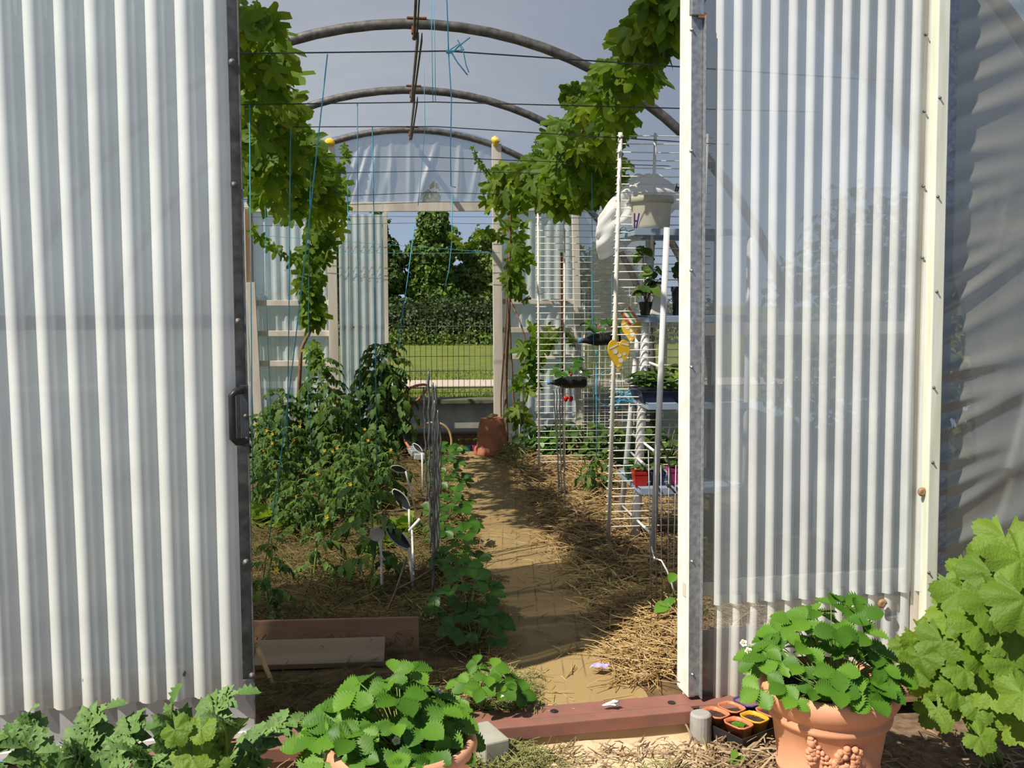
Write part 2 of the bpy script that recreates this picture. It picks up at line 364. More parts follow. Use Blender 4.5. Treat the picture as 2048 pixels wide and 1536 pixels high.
# ---- soil, path, yard, lawn
mb = MB(); mb.grid(lambda u, v: (-2.25+4.7*u, 3.38+.0*u+6.2*v, gz(-2.25+4.7*u, 3.38+6.2*v)-.006), 94, 124)
solo('ground_soil', 'brown soil of the beds inside the tunnel', 'soil', mb, m_bed, kind='structure', smooth=True)
def path_mat():
    m, t, o = newmat('dusty_pavers'); p = N(t, 'ShaderNodeBsdfPrincipled'); p.inputs['Roughness'].default_value = .95
    co = N(t, 'ShaderNodeTexCoord'); mp = N(t, 'ShaderNodeMapping'); mp.inputs['Rotation'].default_value = (0, 0, math.radians(96)); t.links.new(co.outputs['Object'], mp.inputs[0])
    br = N(t, 'ShaderNodeTexBrick'); t.links.new(mp.outputs[0], br.inputs['Vector']); br.offset = .5
    br.inputs['Scale'].default_value = 1; br.inputs['Brick Width'].default_value = .34; br.inputs['Row Height'].default_value = .085; br.inputs['Mortar Size'].default_value = .004; br.inputs['Mortar Smooth'].default_value = .3
    br.inputs['Color1'].default_value = (.33, .235, .098, 1); br.inputs['Color2'].default_value = (.29, .205, .085, 1); br.inputs['Mortar'].default_value = (.13, .09, .05, 1)
    no = N(t, 'ShaderNodeTexNoise'); no.inputs['Scale'].default_value = 5; no.inputs['Detail'].default_value = 8; t.links.new(co.outputs['Object'], no.inputs['Vector'])
    r = N(t, 'ShaderNodeValToRGB'); r.color_ramp.elements[0].position = .34; r.color_ramp.elements[1].position = .56; t.links.new(no.outputs[0], r.inputs[0])
    mx = N(t, 'ShaderNodeMixRGB'); t.links.new(r.outputs[0], mx.inputs[0]); t.links.new(br.outputs[0], mx.inputs[1]); mx.inputs[2].default_value = (.29, .20, .08, 1)
    t.links.new(mx.outputs[0], p.inputs['Base Color'])
    b = N(t, 'ShaderNodeBump'); b.inputs['Strength'].default_value = .4; b.inputs['Distance'].default_value = .01; t.links.new(no.outputs[0], b.inputs['Height']); t.links.new(b.outputs[0], p.inputs['Normal'])
    t.links.new(p.outputs[0], o.inputs[0]); return m
mb = MB(); mb.grid(lambda u, v: (.62+(u-.5)*(.52+.03*math.sin(9*v)), 3.36+5.9*v, .004+.002*math.sin(14*u)), 6, 60)
solo('path', 'dusty brick paver path down the middle of the tunnel', 'path', mb, path_mat(), kind='structure', smooth=True)
def yard(u, v):
    x = -4+9*u; y = -.5+3.95*v; return (x, y+.1*x*(v > .99)*1.0, -.055+.008*hash2(x*2, y*2))
mb = MB(); mb.grid(yard, 80, 40)
m_yard, t_, o_ = newmat('yard_ground'); p_ = N(t_, 'ShaderNodeBsdfPrincipled'); p_.inputs['Roughness'].default_value = .95
c1_, h1_, src_ = noisecol(t_, (.66, .50, .32), (.50, .36, .21), 7); c2_, h2_, _ = noisecol(t_, (.20, .13, .075), (.09, .055, .03), 26)
sp_ = N(t_, 'ShaderNodeSeparateXYZ'); t_.links.new(src_, sp_.inputs[0]); ad_ = N(t_, 'ShaderNodeMath', operation='MULTIPLY_ADD'); t_.links.new(h1_, ad_.inputs[0]); ad_.inputs[1].default_value = .5
ab_ = N(t_, 'ShaderNodeMath', operation='ABSOLUTE'); sb_ = N(t_, 'ShaderNodeMath', operation='SUBTRACT'); t_.links.new(sp_.outputs[0], sb_.inputs[0]); sb_.inputs[1].default_value = .13
t_.links.new(sb_.outputs[0], ab_.inputs[0]); t_.links.new(ab_.outputs[0], ad_.inputs[2])
mr_ = N(t_, 'ShaderNodeMapRange'); mr_.inputs[1].default_value = .62; mr_.inputs[2].default_value = .8; t_.links.new(ad_.outputs[0], mr_.inputs[0])
mx_ = N(t_, 'ShaderNodeMixRGB'); t_.links.new(mr_.outputs[0], mx_.inputs[0]); t_.links.new(c1_, mx_.inputs[1]); t_.links.new(c2_, mx_.inputs[2]); t_.links.new(mx_.outputs[0], p_.inputs['Base Color'])
bp_ = N(t_, 'ShaderNodeBump'); bp_.inputs['Strength'].default_value = .6; bp_.inputs['Distance'].default_value = .02; t_.links.new(h2_, bp_.inputs['Height']); t_.links.new(bp_.outputs[0], p_.inputs['Normal']); t_.links.new(p_.outputs[0], o_.inputs[0])
solo('ground_yard', 'sandy ground in front of the tunnel', 'ground', mb, m_yard, kind='structure', smooth=True)
mb = MB(); mb.grid(lambda u, v: (-45+90*u, 9.85+60*v, .40+.05*math.sin(u*20)*v), 30, 30)
solo('lawn', 'mown lawn beyond the tunnel', 'lawn', mb, m_lawn, kind='structure', smooth=True)
mb = MB(); mb.grid(lambda u, v: (-30+60*u, 11.15+.2*math.sin(u*30)*.2+.95*v+.3*u, .412), 60, 2)
solo('path_gravel', 'gravel path crossing the lawn', 'path', mb, m_gravel, kind='structure', smooth=True)
mb = MB()
for sx_ in (-1, 1): mb.add([(CX+sx_*2.3, 3.4, -.06), (CX+sx_*45, 3.4, -.06), (CX+sx_*45, 9.9, -.06), (CX+sx_*2.3, 9.9, -.06)], [(0, 1, 2, 3)])
solo('ground_side', 'grass beside the tunnel', 'ground', mb, m_lawn, kind='structure')

# ---- roof cover
def roof(u, v):
    yf = 3.33+.135+.0995*(CX+2.84*math.sin(math.radians(-90+180*u))); Y = max(3.62, yf+(9.45-yf)*v); Yo = yf+(9.45-yf)*v
    for (y0, r0), (y1, r1) in zip(HOOPS, HOOPS[1:]):
        if Y <= y1+1e-6: break
    t = (Y-y0)/(y1-y0); rr = r0+(r1-r0)*t+.035-.03*math.sin(math.pi*t)
    a = math.radians(-90+180*u); x, z = arc(rr, a); k = .006*math.sin(31*u+9*v)
    return (x+k, Yo, z+k)
mb = MB(); mb.grid(roof, 60, 42)
solo('ceiling', 'translucent plastic roof cover of the tunnel', 'roof', mb, m_film, kind='structure', smooth=True)
mb = MB()
def shade_sheet(u, v):  # added sheet, out of view, that shades path and bed near the doorway
    x, y, z = roof(u, v*.13); k = .012; return (CX+(x-CX)*(1+k/2.5), y, CZ+(z-CZ)*(1+k/2.5))
mb.grid(shade_sheet, 60, 8); solo('ceiling', 'added unseen plastic sheet shading the doorway end', 'roof', mb, m_filmg, kind='structure', smooth=True)
for sgn in (-1, 1):
    mb = MB(); mb.grid(lambda u, v, s=sgn: (CX+s*(2.875-.54*min(v*5.83/2.13, 1)), (3.465+.0995*(CX+s*2.84))*(1-v)+9.45*v, -.05+.73*u), 2, 42)
    solo('wall_side', 'dirty plastic side wall of the tunnel, %s' % ('under the tomato side of the roof' if sgn < 0 else 'behind the white shelving'), 'wall', mb, m_filmd, kind='structure', smooth=True)
names = ['at the doorway end of the roof', 'second from the doorway', 'third from the doorway', 'against the far gable']
for i, (Y, rr) in enumerate(HOOPS):
    mb = MB(); pts = [(CX-rr, Y, -.05)]+[(arc(rr, math.radians(a))[0], Y, arc(rr, math.radians(a))[1]) for a in range(-90, 91, 4)]+[(CX+rr, Y, -.05)]
    mb.tube(pts, .029, 12); t = thing('roof_hoop', 'grey curved steel tube hoop '+names[i], 'hoop', (CX, Y, CZ+rr), 'tunnel hoops')
    obj('tube', mb, m_dsteel, t, True)
    if i: 
        mb = MB(); x, z = arc(rr, 0); mb.box((x-.005, Y, z+.028), (.11, .05, .012)); mb.box((x-.02, Y, z-.03), (.03, .05, .05)); obj('rusty_clamp', mb, m_rust, t, bev=.003)
for i, (h0, h1) in enumerate(zip(HOOPS, HOOPS[1:])):
    a = np.array([CX-.0+.012*(i == 0), h0[0], CZ+h0[1]-.07]); b = np.array([CX-.02, h1[0]-.03, CZ+h1[1]-.075])
    mb = MB(); mb.bar(a, b, .014, .05, (1, 0, 0)); mb.bar(a+(.024, 0, .0), b+(.016, 0, .0), .006, .045, (1, 0, 0))
    t = thing('ridge_bar', ['rusty ridge bar over the doorway end', 'middle length of the rusty ridge bar', 'last length of rusty ridge bar reaching the gable'][i], 'bar', (a+b)/2, 'ridge bars')
    obj('angle_bar', mb, m_dsteel, t); mb = MB(); mb.lathe([(0, -.012), (.012, -.012), (.012, .012), (0, .012)], b+(.0, -.02, -.01), 10, (1, 0, 0)); obj('bolt', mb, m_rust, t, True)
mb = MB(); mb.tube([PY(1262, 222, 5.7), PY(1300, 150, 5.1), PY(1370, 50, 4.3), PY(1420, -30, 3.75)], .02, 10)
solo('diagonal_brace', 'grey tube brace slanting up from the second hoop', 'brace', mb, m_dsteel, smooth=True)

# ---- corrugated sheets
def corr(mb, s0, s1, z0, z1, pitch, dep, off, rib=.62, wob=.0, P=None, nz=6, lean=0.0):
    P = P or W; k = max(2, int(round((s1-s0)/pitch*16))); V = []
    for j in range(nz+1):
        z = z0+(z1-z0)*j/nz
        for i in range(k+1):
            s = s0+(s1-s0)*i/k; ph = ((s-s0)/pitch) % 1.0
            h = 0 if ph > rib else math.sin(math.pi*ph/rib)**.58
            V.append(P(s+lean*(z-z0)+wob*math.sin(2.1*z+s*5), off-dep*h+wob*math.sin(3*s+1.3*z), z))
    m = k+1
    mb.add(V, [(j*m+i, j*m+i+1, (j+1)*m+i+1, (j+1)*m+i) for j in range(nz) for i in range(k)])
def screw(name, parent, s, z, off, m, r=.011):
    mb = MB(); c = W(s, off, z); mb.lathe([(0, .009), (r*.5, .008), (r*.6, .003), (r, .002), (r, -.004), (0, -.004)], c, 12, -WN); obj(name, mb, m, parent, True)

# sliding door
HEAD = 2.62
def flat(*a): return W(*a)
t = thing('door_1', 'sliding door of ribbed translucent sheet with a black handle', 'door', W(-1.3, 0, .03), None, 'structure')
mb = MB(); corr(mb, -2.16, -.543, .178, 2.85, .0862, .024, -.006, .62, .002); d_sheet = obj('ribbed_sheet', mb, m_sheet, t, True)
mb = MB(); x_, y_, z_ = WT, WN, (0, 0, 1)
mb.box(W(-.528, .022, 1.45), (.036, .004, 2.8), (x_, y_, z_)); mb.box(W(-.509, .010, 1.45), (.004, .028, 2.8), (x_, y_, z_)); obj('edge_angle', mb, m_dsteel, t)
mb = MB(); mb.box(W(-1.34, .024, 1.402), (1.6, .006, .045), (x_, y_, z_)); obj('middle_rail', mb, m_dsteel, t)
mb = MB(); mb.box(W(-1.34, .026, .27), (1.6, .012, .012), (x_, y_, z_)); mb.box(W(-1.34, .03, .225), (1.6, .006, .1), (x_, y_, z_)); obj('bottom_rail', mb, m_oldwhite, t)
mb = MB(); mb.box(W(-1.33, .004, .125), (1.645, .008, .19), (x_, y_, z_)); obj('kick_plate', mb, m_grey, t, bev=.002)
mb = MB(); mb.box(W(-1.33, -.004, .036), (1.645, .014, .018), (x_, y_, z_)); obj('white_bottom_strip', mb, m_white, t)
for px, py in ((465, 124), (469, 370), (477, 643), (487, 887), (493, 1125), (505, 1352)): s, z = FW(px, py, -.012); screw('screw', t, s-.001, z, -.010, m_dsteel)
for px, py in ((143, 645), (337, 642), (172, 1360), (365, 1348)): s, z = FW(px, py, -.012); screw('screw', t, s, z, -.010, m_galv if py < 700 and px < 200 else m_dsteel)
hd = MB()
s0, s1 = -.519, -.553; zt, zb = 1.185, 1.02
hd.tube([W(s0, -.012, zt), W(s0-.006, -.04, zt), W(s1+.012, -.054, zt-.002), W(s1, -.058, zt-.014), W(s1, -.058, zb+.014), W(s1+.012, -.054, zb+.002), W(s0-.006, -.04, zb), W(s0, -.012, zb)], .0115, 12)
h_ = obj('handle', hd, m_black, t, True); hb = MB(); hb.box(W(-.517, -.012, 1.10), (.026, .006, .2), (x_, y_, z_)); obj('handle_plate', hb, m_dgrey, h_, bev=.002)
for z in (1.185, 1.10, 1.025):
    hb = MB(); hb.lathe([(0, .006), (.006, .005), (.007, 0), (0, 0)], W(-.514, -.015, z), 10, -WN); obj('handle_screw', hb, m_dsteel, h_, True)

# fixed wall of the tunnel front: sheet behind the door, header, posts, right-hand sheets, slack film
t = thing('wall_front', 'front wall of the tunnel around the doorway', 'wall', W(.0, .1, 0), None, 'structure')
mb = MB(); corr(mb, -2.5, -.62, .03, HEAD, .088, .02, .14, .6); obj('fixed_ribbed_sheet', mb, m_sheet2, t, True)
mb = MB(); mb.box(W(-.57, .12, 1.3), (.07, .05, 2.6), (x_, y_, z_)); obj('door_post', mb, m_oldwhite, t, bev=.004)
mb = MB(); mb.box(W(-.1, .10, HEAD+.09), (5.2, .06, .18), (x_, y_, z_)); obj('header_board', mb, m_oldwhite, t, bev=.004)
mb = MB()
def gable(u, v):
    s = -2.6+5.2*u; top = CZ+math.sqrt(max(2.87**2-(s-CX)**2, .04)); z0 = HEAD+.1
    return W(s, .135+.01*math.sin(9*s+3*v), z0+(max(top, z0)-z0)*v)
mb.grid(gable, 40, 4); obj('gable_film', mb, m_filmg, t, True)
# jamb: white board seen edge-on and galvanised angle in front of it
mb = MB(); L = .03
mb.add([W(.987, -.006, 2.66), W(1.017, -.006, .03), W(1.017, .105, .03), W(.987, .105, 2.66), W(1.012, -.006, 2.66), W(1.042, -.006, .03), W(1.042, .105, .03), W(1.012, .105, 2.66)], [(0, 3, 2, 1), (4, 5, 6, 7), (0, 1, 5, 4), (3, 7, 6, 2), (0, 4, 7, 3), (1, 2, 6, 5)])
obj('jamb_board', mb, m_white, t)
mb = MB(); mb.bar(W(1.006, -.010, 2.43), W(1.036, -.010, .035), .040, .004, WT); mb.bar(W(1.029, -.02, 2.43), W(1.058, -.02, .03), .004, .03, WT)
g_ = obj('galvanised_angle', mb, m_galv, t, bev=.001)
mb = MB(); mb.bar(W(1.0, -.016, 2.72), W(1.002, -.016, 2.432), .045, .024, WT); obj('angle_upper_length', mb, m_galv, t, bev=.002)
mb = MB(); mb.box(W(1.02, -.024, 2.432), (.03, .006, .018), (x_, y_, z_)); obj('rust_patch', mb, m_rust, t)
for px, py in ((1382, 59), (1381, 302), (1381, 541), (1381, 734), (1382, 1123), (1383, 1349)): s, z = FW(px, py, -.012); screw('screw', t, s+.004, z, -.010, m_galv, .006)
# ribbed sheets: the upper overlaps the lower
mb = MB(); corr(mb, 1.105, 1.96, .37, 2.75, .0682, .020, -.004, .55, .001, lean=-.013); obj('upper_ribbed_sheet', mb, m_sheet2, t, True)
mb = MB(); corr(mb, 1.118, 1.96, .004, .40, .0682, .016, .006, .55, .001); obj('lower_ribbed_sheet', mb, m_sheet2, t, True)
mb = MB(); mb.add([W(1.02, .03, .01), W(1.135, .03, .01), W(1.105, .03, 2.75), W(.99, .03, 2.75)], [(0, 1, 2, 3)]); obj('flat_sheet_edge', mb, m_film2, t)
mb = MB(); mb.box(W(1.5, .035, 1.365), (.98, .03, .045), (x_, y_, z_)); obj('middle_rail', mb, m_oldwhite, t)
mb = MB(); mb.box(W(1.5, .035, .42), (.98, .03, .05), (x_, y_, z_)); obj('lower_rail', mb, m_oldwhite, t)
mb = MB(); mb.box(W(1.5, .06, .12), (.95, .02, .26), (x_, y_, z_)); obj('base_board', mb, m_oldwhite, t)
mb = MB(); mb.bar(W(1.88, .02, 2.8), W(1.94, .02, .0), .05, .05, WT); obj('corner_post', mb, m_oldwhite, t)
mb = MB(); mb.bar(W(1.912, -.035, 2.8), W(1.965, -.035, .0), .048, .045, WT); obj('painted_batten', mb, m_greenwood, t, bev=.004)
for px, py in ((1880, 195), (1876, 393), (1874, 583), (1868, 775), (1866, 925), (1858, 1145)): s, z = FW(px, py, -.06); screw('nail', t, s, z, -.057, m_dsteel, .006)
for px, py in ((1856, 68), (1853, 222), (1851, 372), (1849, 515)): s, z = FW(px, py, -.02); screw('nail', t, s, z, -.008, m_dsteel, .005)
anch = [(z, R(.15, .6), R(.5, 1.0)) for z in np.arange(.5, 2.6, .115)]
def slack(u, v):
    s = 1.985+1.0*u-.02*v; z = -.02+2.62*v; o = 0
    top = CZ+math.sqrt(max(2.90**2-(s-CX)**2, .01))
    z = min(z, top)
    for z0, sl, am in anch:
        d = (z-(z0+sl*(s-1.98)))/(.016+.075*(s-1.98)); 
        if abs(d) < 3: o += am*math.exp(-d*d)*.020*min((s-1.975)*14, 1)*math.exp(-1.1*(s-1.98))
    return W(s, .02-o+.012*math.sin(4*s+2.2*z), z)
mb = MB(); mb.grid(slack, 70, 190); obj('slack_side_film', mb, m_film2, t, True)
mb = MB(); mb.bar(W(1.995, .016, 2.7), W(2.045, .016, .0), .05, .006, WT); obj('film_hem', mb, m_galv, t)

# red steel threshold and the stub post at its end
t = thing('trim_1', 'red oxide steel threshold across the doorway', 'threshold', W(.3, -.08, -.04), None, 'structure')
mb = MB(); mb.box(W(-.1, -.085, .002), (2.2, .055, .05), (x_, y_, z_)); mb.box(W(-.1, -.055, .022), (2.2, .008, .012), (x_, y_, z_)); obj('front_tube', mb, m_redsteel, t, bev=.004)
mb = MB(); mb.box(W(.1, .0, .012), (2.4, .11, .012), (x_, y_, z_)); obj('back_plate', mb, m_redsteel, t, bev=.002)
for px, py in ((1108, 1422), (1343, 1405)):
    p = PZ(px, py, .02); mb = MB(); mb.lathe([(0, .002), (.012, .002), (.015, 0)], p+(0, 0, .0005), 14); obj('bolt_hole', mb, m_black, t)
mb = MB(); mb.box(W(1.55, -.02, .0), (1.02, .14, .03), (x_, y_, z_)); obj('side_sill', mb, m_redsteel, t, bev=.003)
mb = MB(); mb.box(W(-.1, -.075, -.045), (2.2, .05, .05), (x_, y_, z_)); obj('timber_packing', mb, m_plank2, t, bev=.003)
p = PZ(1402, 1414, .06); mb = MB(); mb.lathe([(0, .0), (.031, .0), (.037, -.006), (.038, -.13), (0, -.13)], p+(0, 0, -.02), 20)
solo('post_stub', 'short round grey timber post stub at the threshold end', 'post', mb, m_log, smooth=False, bev=.002)

# ---- back wall
YB = 9.45
def B(s, off, z): return np.array([s, YB+off, z])
def BX(px, py=600): return PY(px, py, YB)[0]
t = thing('wall_back', 'far gable wall of white timber and ribbed sheet', 'wall', (CX, YB, 0), None, 'structure')
E3 = ((1, 0, 0), (0, 1, 0), (0, 0, 1))
def bbar(nm, p0, p1, wd, m, th=.05, off=0.0):
    mb = MB(); mb.bar(PY(*p0, YB+off), PY(*p1, YB+off), wd, th, (1, 0, 0) if abs(p0[1]-p1[1]) > abs(p0[0]-p1[0]) else (0, 0, 1)); return obj(nm, mb, m, t, bev=.003)
bbar('beam', (490, 415), (1158, 413), .085, m_oldwhite)
bbar('stud', (659, 285), (672, 880), .085, m_oldwhite, .05, -.05)
bbar('stud', (993, 288), (997, 850), .088, m_oldwhite, .05, -.05)
bbar('stud', (1150, 412), (1160, 900), .065, m_oldwhite, .05, -.03)
bbar('brown_stud', (497, 418), (500, 578), .06, m_brownwood, .05, -.02)
bbar('stud', (502, 565), (520, 890), .075, m_oldwhite, .05, -.06)
bbar('stud_cap', (1150, 410), (1150, 425), .068, m_brownwood, .05, -.04)
for y, x1 in ((606, 662), (667, 664), (727, 668)): bbar('rail', (508, y), (x1, y), .052, m_oldwhite, .04, -.01)
for y in (603, 660, 713): bbar('rail', (1003, y), (1148, y), .05, m_oldwhite, .04, -.01)
mb = MB(); corr(mb, -1.47, -.63, .05, 2.25, .09, .02, .03, .6, .001, B); obj('ribbed_sheet', mb, m_sheetb, t, True)
mb = MB(); corr(mb, .90, 1.66, .05, 2.25, .09, .02, .03, .6, .001, B); obj('ribbed_sheet', mb, m_sheetb, t, True)
def wrk(s, z):
    o = 0
    for a, b, am in ((-.33, -.22, 1), (-.47, -.27, 1.2), (-.55, -.36, 1), (-.12, -.1, .7), (.06, .07, .8), (.13, .33, 1.3), (.5, .53, 1.2), (.62, .75, .6), (-.62, -.45, .6), (-.22, -.02, .4)):
        k = (z-2.3)/.6; c = a+(b-a)*k; o += am*.04*math.exp(-((s-c)/.017)**2)*max(0, 1-abs(k-.4)*1.3)
    return o
def bgab(u, v):
    s = -2.2+4.55*u; top = CZ+math.sqrt(max(2.31**2-(s-CX)**2, .002)); z = 2.26+(max(top, 2.26)-2.26)*v
    return (s, YB+.02-wrk(s, z), z)
mb = MB(); mb.grid(bgab, 300, 12); obj('gable_film', mb, m_film3, t, True)
for a, b in ((-2.2, -1.46), (1.65, 2.38)):
    mb = MB(); mb.grid(lambda u, v: (a+(b-a)*u, YB+.02+.008*math.sin(7*u+5*v), 2.27*v), 14, 14); obj('side_film', mb, m_film2, t, True)
for px in (659, 992):
    p = PY(px, 283, YB-.09); mb = MB(); mb.blob(p, .035, 10, 7, .2, (1.2, .6, 1.2)); obj('yellow_tape', mb, m_yel, t, True)
t = thing('door_2', 'far sliding door panel of ribbed sheet, pushed half open', 'door', (BX(725), YB-.06, .1), None, 'structure')
xa, xb = BX(679), BX(773)
mb = MB(); corr(mb, xa, xb, .10, 2.2, .072, .016, -.055, .6, .001, B); obj('ribbed_sheet', mb, m_sheetb, t, True)
mb = MB(); mb.box(B(xb, -.05, 1.15), (.035, .03, 2.15)); obj('edge_frame', mb, m_oldwhite, t, bev=.003)
mb = MB(); mb.box(B((xa+xb)/2, -.045, 1.16), (xb-xa, .008, .05)); mid = obj('middle_rail', mb, m_galv, t)
for k in range(5):
    mb = MB(); mb.lathe([(0, .006), (.014, .004), (.016, 0), (0, 0)], B(xa+(xb-xa)*(.1+.2*k), -.05, 1.165), 8, (0, -1, 0)); obj('rusty_rivet', mb, m_rust, mid, True)

# concrete retaining wall, timber edging
t = thing('wall_retaining', 'low concrete retaining wall behind the far doorway', 'wall', (.1, 9.8, 0), None, 'structure')
mb = MB(); mb.box((.1, 9.82, .16), (5.4, .14, .5)); obj('wall_face', mb, m_conc, t, bev=.01)
mb = MB(); mb.box((.1, 9.79, .425), (5.4, .24, .05)); obj('coping', mb, m_conctop, t, bev=.01)
a = PY(770, 866, 9.55); b = PY(984, 863, 9.55)
mb = MB(); mb.tube([a, (a+b)/2+(0, 0, .004), b], .034, 14); lg = solo('timber_edging', 'grey round timber lying along the foot of the concrete wall', 'edging', mb, m_log, smooth=True)
mb = MB(); mb.box(((a[0]+b[0])/2, 9.55, .065), (b[0]-a[0], .03, .17)); solo('edging_board', 'dark board on edge below the grey round timber', 'board', mb, m_brownwood, bev=.003)

# mesh fence on the concrete wall
t = thing('mesh_fence', 'green wire mesh fence panel standing on the concrete wall', 'fence', (.2, 9.84, .45))
mb = MB(); x = -2.2
while x < 2.6: mb.tube([(x, 9.84, .452), (x, 9.84, 1.375)], .0028, 5); x += .0535
for z in (1.345, 1.318, 1.155, .86, .715, .56, .50): mb.tube([(-2.2, 9.837, z), (2.6, 9.837, z)], .0032, 5)
obj('wire_mesh', mb, m_fence, t)
for x in (-2.2, 2.6):
    mb = MB(); mb.box((x, 9.84, .92), (.05, .05, .93)); obj('fence_post', mb, m_fence, t, bev=.004)

# wires strung across the tunnel
wl = [(3.75, (478, 107), (895, 102), (1368, 134)), (4.65, (495, 209), (870, 204), (1368, 217)), (5.35, (485, 254), (870, 253), (1240, 276)), (6.5, (485, 313), (850, 314), (1175, 326)),
      (7.4, (485, 349), (870, 342), (1240, 350)), (8.2, (485, 399), (860, 385), (1170, 392)), (8.8, (490, 416), (865, 404), (1150, 404)), (9.2, (500, 434), (780, 433), (1005, 434)), (9.3, (500, 452), (830, 446), (1005, 448)),
      (9.25, (510, 470), (800, 491), (1000, 506)), (9.3, (650, 504), (850, 507), (1000, 505))]
for i, (Y, a, b, c) in enumerate(wl):
    A, B_, C_ = (PY(*q, Y) for q in (a, b, c)); dA = nrm(A-B_); dC = nrm(C_-B_)
    def reach(p, d):
        k = 0
        while k < 1.6 and math.hypot(p[0]+d[0]*k-CX, p[2]+d[2]*k-CZ) < (2.29 if Y > 5 else 2.5): k += .05
        return p+d*k
    pts = ([reach(A, dA)] if i < 7 else [])+[A, B_, C_]+([reach(C_, dC)] if i < 7 else [])
    mb = MB(); mb.tube(pts, .0028 if i < 7 else .002, 5)
    ords = ['first', 'second', 'third', 'fourth', 'fifth', 'sixth', 'seventh', 'eighth', 'ninth', 'tenth', 'eleventh']
    solo('cross_wire', 'thin wire stretched across the tunnel, %s in from the doorway' % ords[i], 'wire', mb, m_wire if i < 9 else m_twine, 'wires across the tunnel')
# ================================================================ BEYOND THE FAR DOOR
def leafcloud(mb, blobs, n, size):
    wts = np.array([b[3]*b[4]*b[5] for b in blobs]); wts = wts/wts.sum()
    for k in rng.choice(len(blobs), n, p=wts):
        bx, by, bz, rx, ry, rz = blobs[k]; d = rdir(); q = R(.72, 1.04)
        mb.put(CARD, (bx+rx*d[0]*q, by+ry*d[1]*q, bz+rz*d[2]*q), rdir(-.2), d+.7*rdir(.5), size*R(.6, 1.3))
def tree(label, px, Y, ptop, half, mat, n, lobes=9, low=.35, cat='tree'):
    top = PY(px, ptop, Y); b = np.array([top[0], Y, .4]); hgt = top[2]-.4
    t = thing('tree', label, cat, b, 'trees beyond the lawn')
    mb = MB(); mb.tube([b, b+(0.05, 0, hgt*.4), b+(-.05, 0, hgt*.8)], [.16, .12, .03], 8); obj('trunk', mb, m_bark, t, True)
    bl = []
    for i in range(lobes):
        f = (i+.5)/lobes; z = .4+hgt*(low+(1-low)*f); rr = half*(math.sin(math.pi*min(.25+.72*f, 1))**.8)
        bl.append((b[0]+R(-.4, .4)*rr, Y+R(-.3, .3)*rr, z, rr*R(.6, 1.05), rr*.8, hgt*.12)); bl.append((b[0]+R(-.8, .8)*rr, Y+R(-.4, .2)*rr, z+R(-.2, .2), rr*.45, rr*.45, rr*.4))
    mb = MB(); leafcloud(mb, bl, int(n*1.9), .165); obj('crown', mb, mat, t)
tree('dark tree half hidden by the sliding panel of the far door', 756, 36, 430, .95, m_treedark, 5200, 14, .05)
tree('tall full tree in the middle of the far doorway', 868, 36, 385, .95, m_tree, 7000, 15, .05)
tree('paler rounded tree beside the white stud of the far doorway', 962, 37, 462, 1.05, m_treelight, 5500, 13, .05)
tree('tree seen dimly behind the ribbed sheet past the far doorway', 1085, 37, 440, 1.5, m_tree, 3500, 8, .05)
tree('tree seen dimly through the clear film behind the wire trellis', 1225, 36, 470, 1.4, m_treedark, 3500, 8, .05)
tree('tree seen dimly behind the far gable near the vine column', 640, 37, 430, 1.4, m_tree, 3000, 8, .05)
mb = MB(); bl = [(x, R(21.2, 21.6), .75+R(-.05, .1), .5, .5, R(.5, .75)) for x in np.arange(-4.5, 6.5, .32)]; leafcloud(mb, bl, 26000, .075)
bl = [(x, 20.7, .45, .4, .4, R(.15, .28)) for x in np.arange(-4.5, 6.5, .35)]
t = thing('hedge', 'dark leafy hedge along the far side of the lawn', 'hedge', (1, 21.3, .4)); obj('foliage', mb, m_hedge, t)
mb = MB(); leafcloud(mb, bl, 7000, .07); obj('ivy_skirt', mb, m_tree, t)
mb = MB(); bl = [(R(3.6, 4.4), y, 1.0+R(-.1, .2), .7, .6, R(1.0, 1.5)) for y in np.arange(4.2, 9.2, .5)]; leafcloud(mb, bl, 9000, .10)  # hedge added outside to darken the bright horizon behind the film
t = thing('hedge', 'tall dark hedge added to dim the film beside the shelving', 'hedge', (4, 6.7, -.05)); obj('foliage', mb, m_hedge, t)
mb = MB(); bl = [(R(-4.4, -3.6), y, .9+R(-.1, .2), .7, .6, R(.9, 1.3)) for y in np.arange(5.0, 9.2, .5)]; leafcloud(mb, bl, 7000, .10)
t = thing('hedge', 'dark hedge seen dimly through the film beside the tomato bed', 'hedge', (-4, 7, -.05)); obj('foliage', mb, m_hedge, t)
# lawn blades where the grass is close enough to show
mb = MB(); BL = (np.array([(-.5, 0, 0), (.5, 0, 0), (0, 1, .25)], float), [(0, 1, 2)])
for i in range(9000):
    y = 9.95+R(0, 1)**1.6*4; 
    if 11.1 < y < 12.15: continue
    p = (R(-1.2, 2.2), y, .40); mb.put(BL, p, (R(-.4, .4), R(-.4, .4), 1), rdir(), R(.02, .045), .25)
solo('grass', 'short lawn grass behind the concrete wall', 'grass', mb, ML('grass_blade', [(.12, .19, .024), (.085, .15, .016), (.165, .23, .04)], .6, .3), kind='stuff')

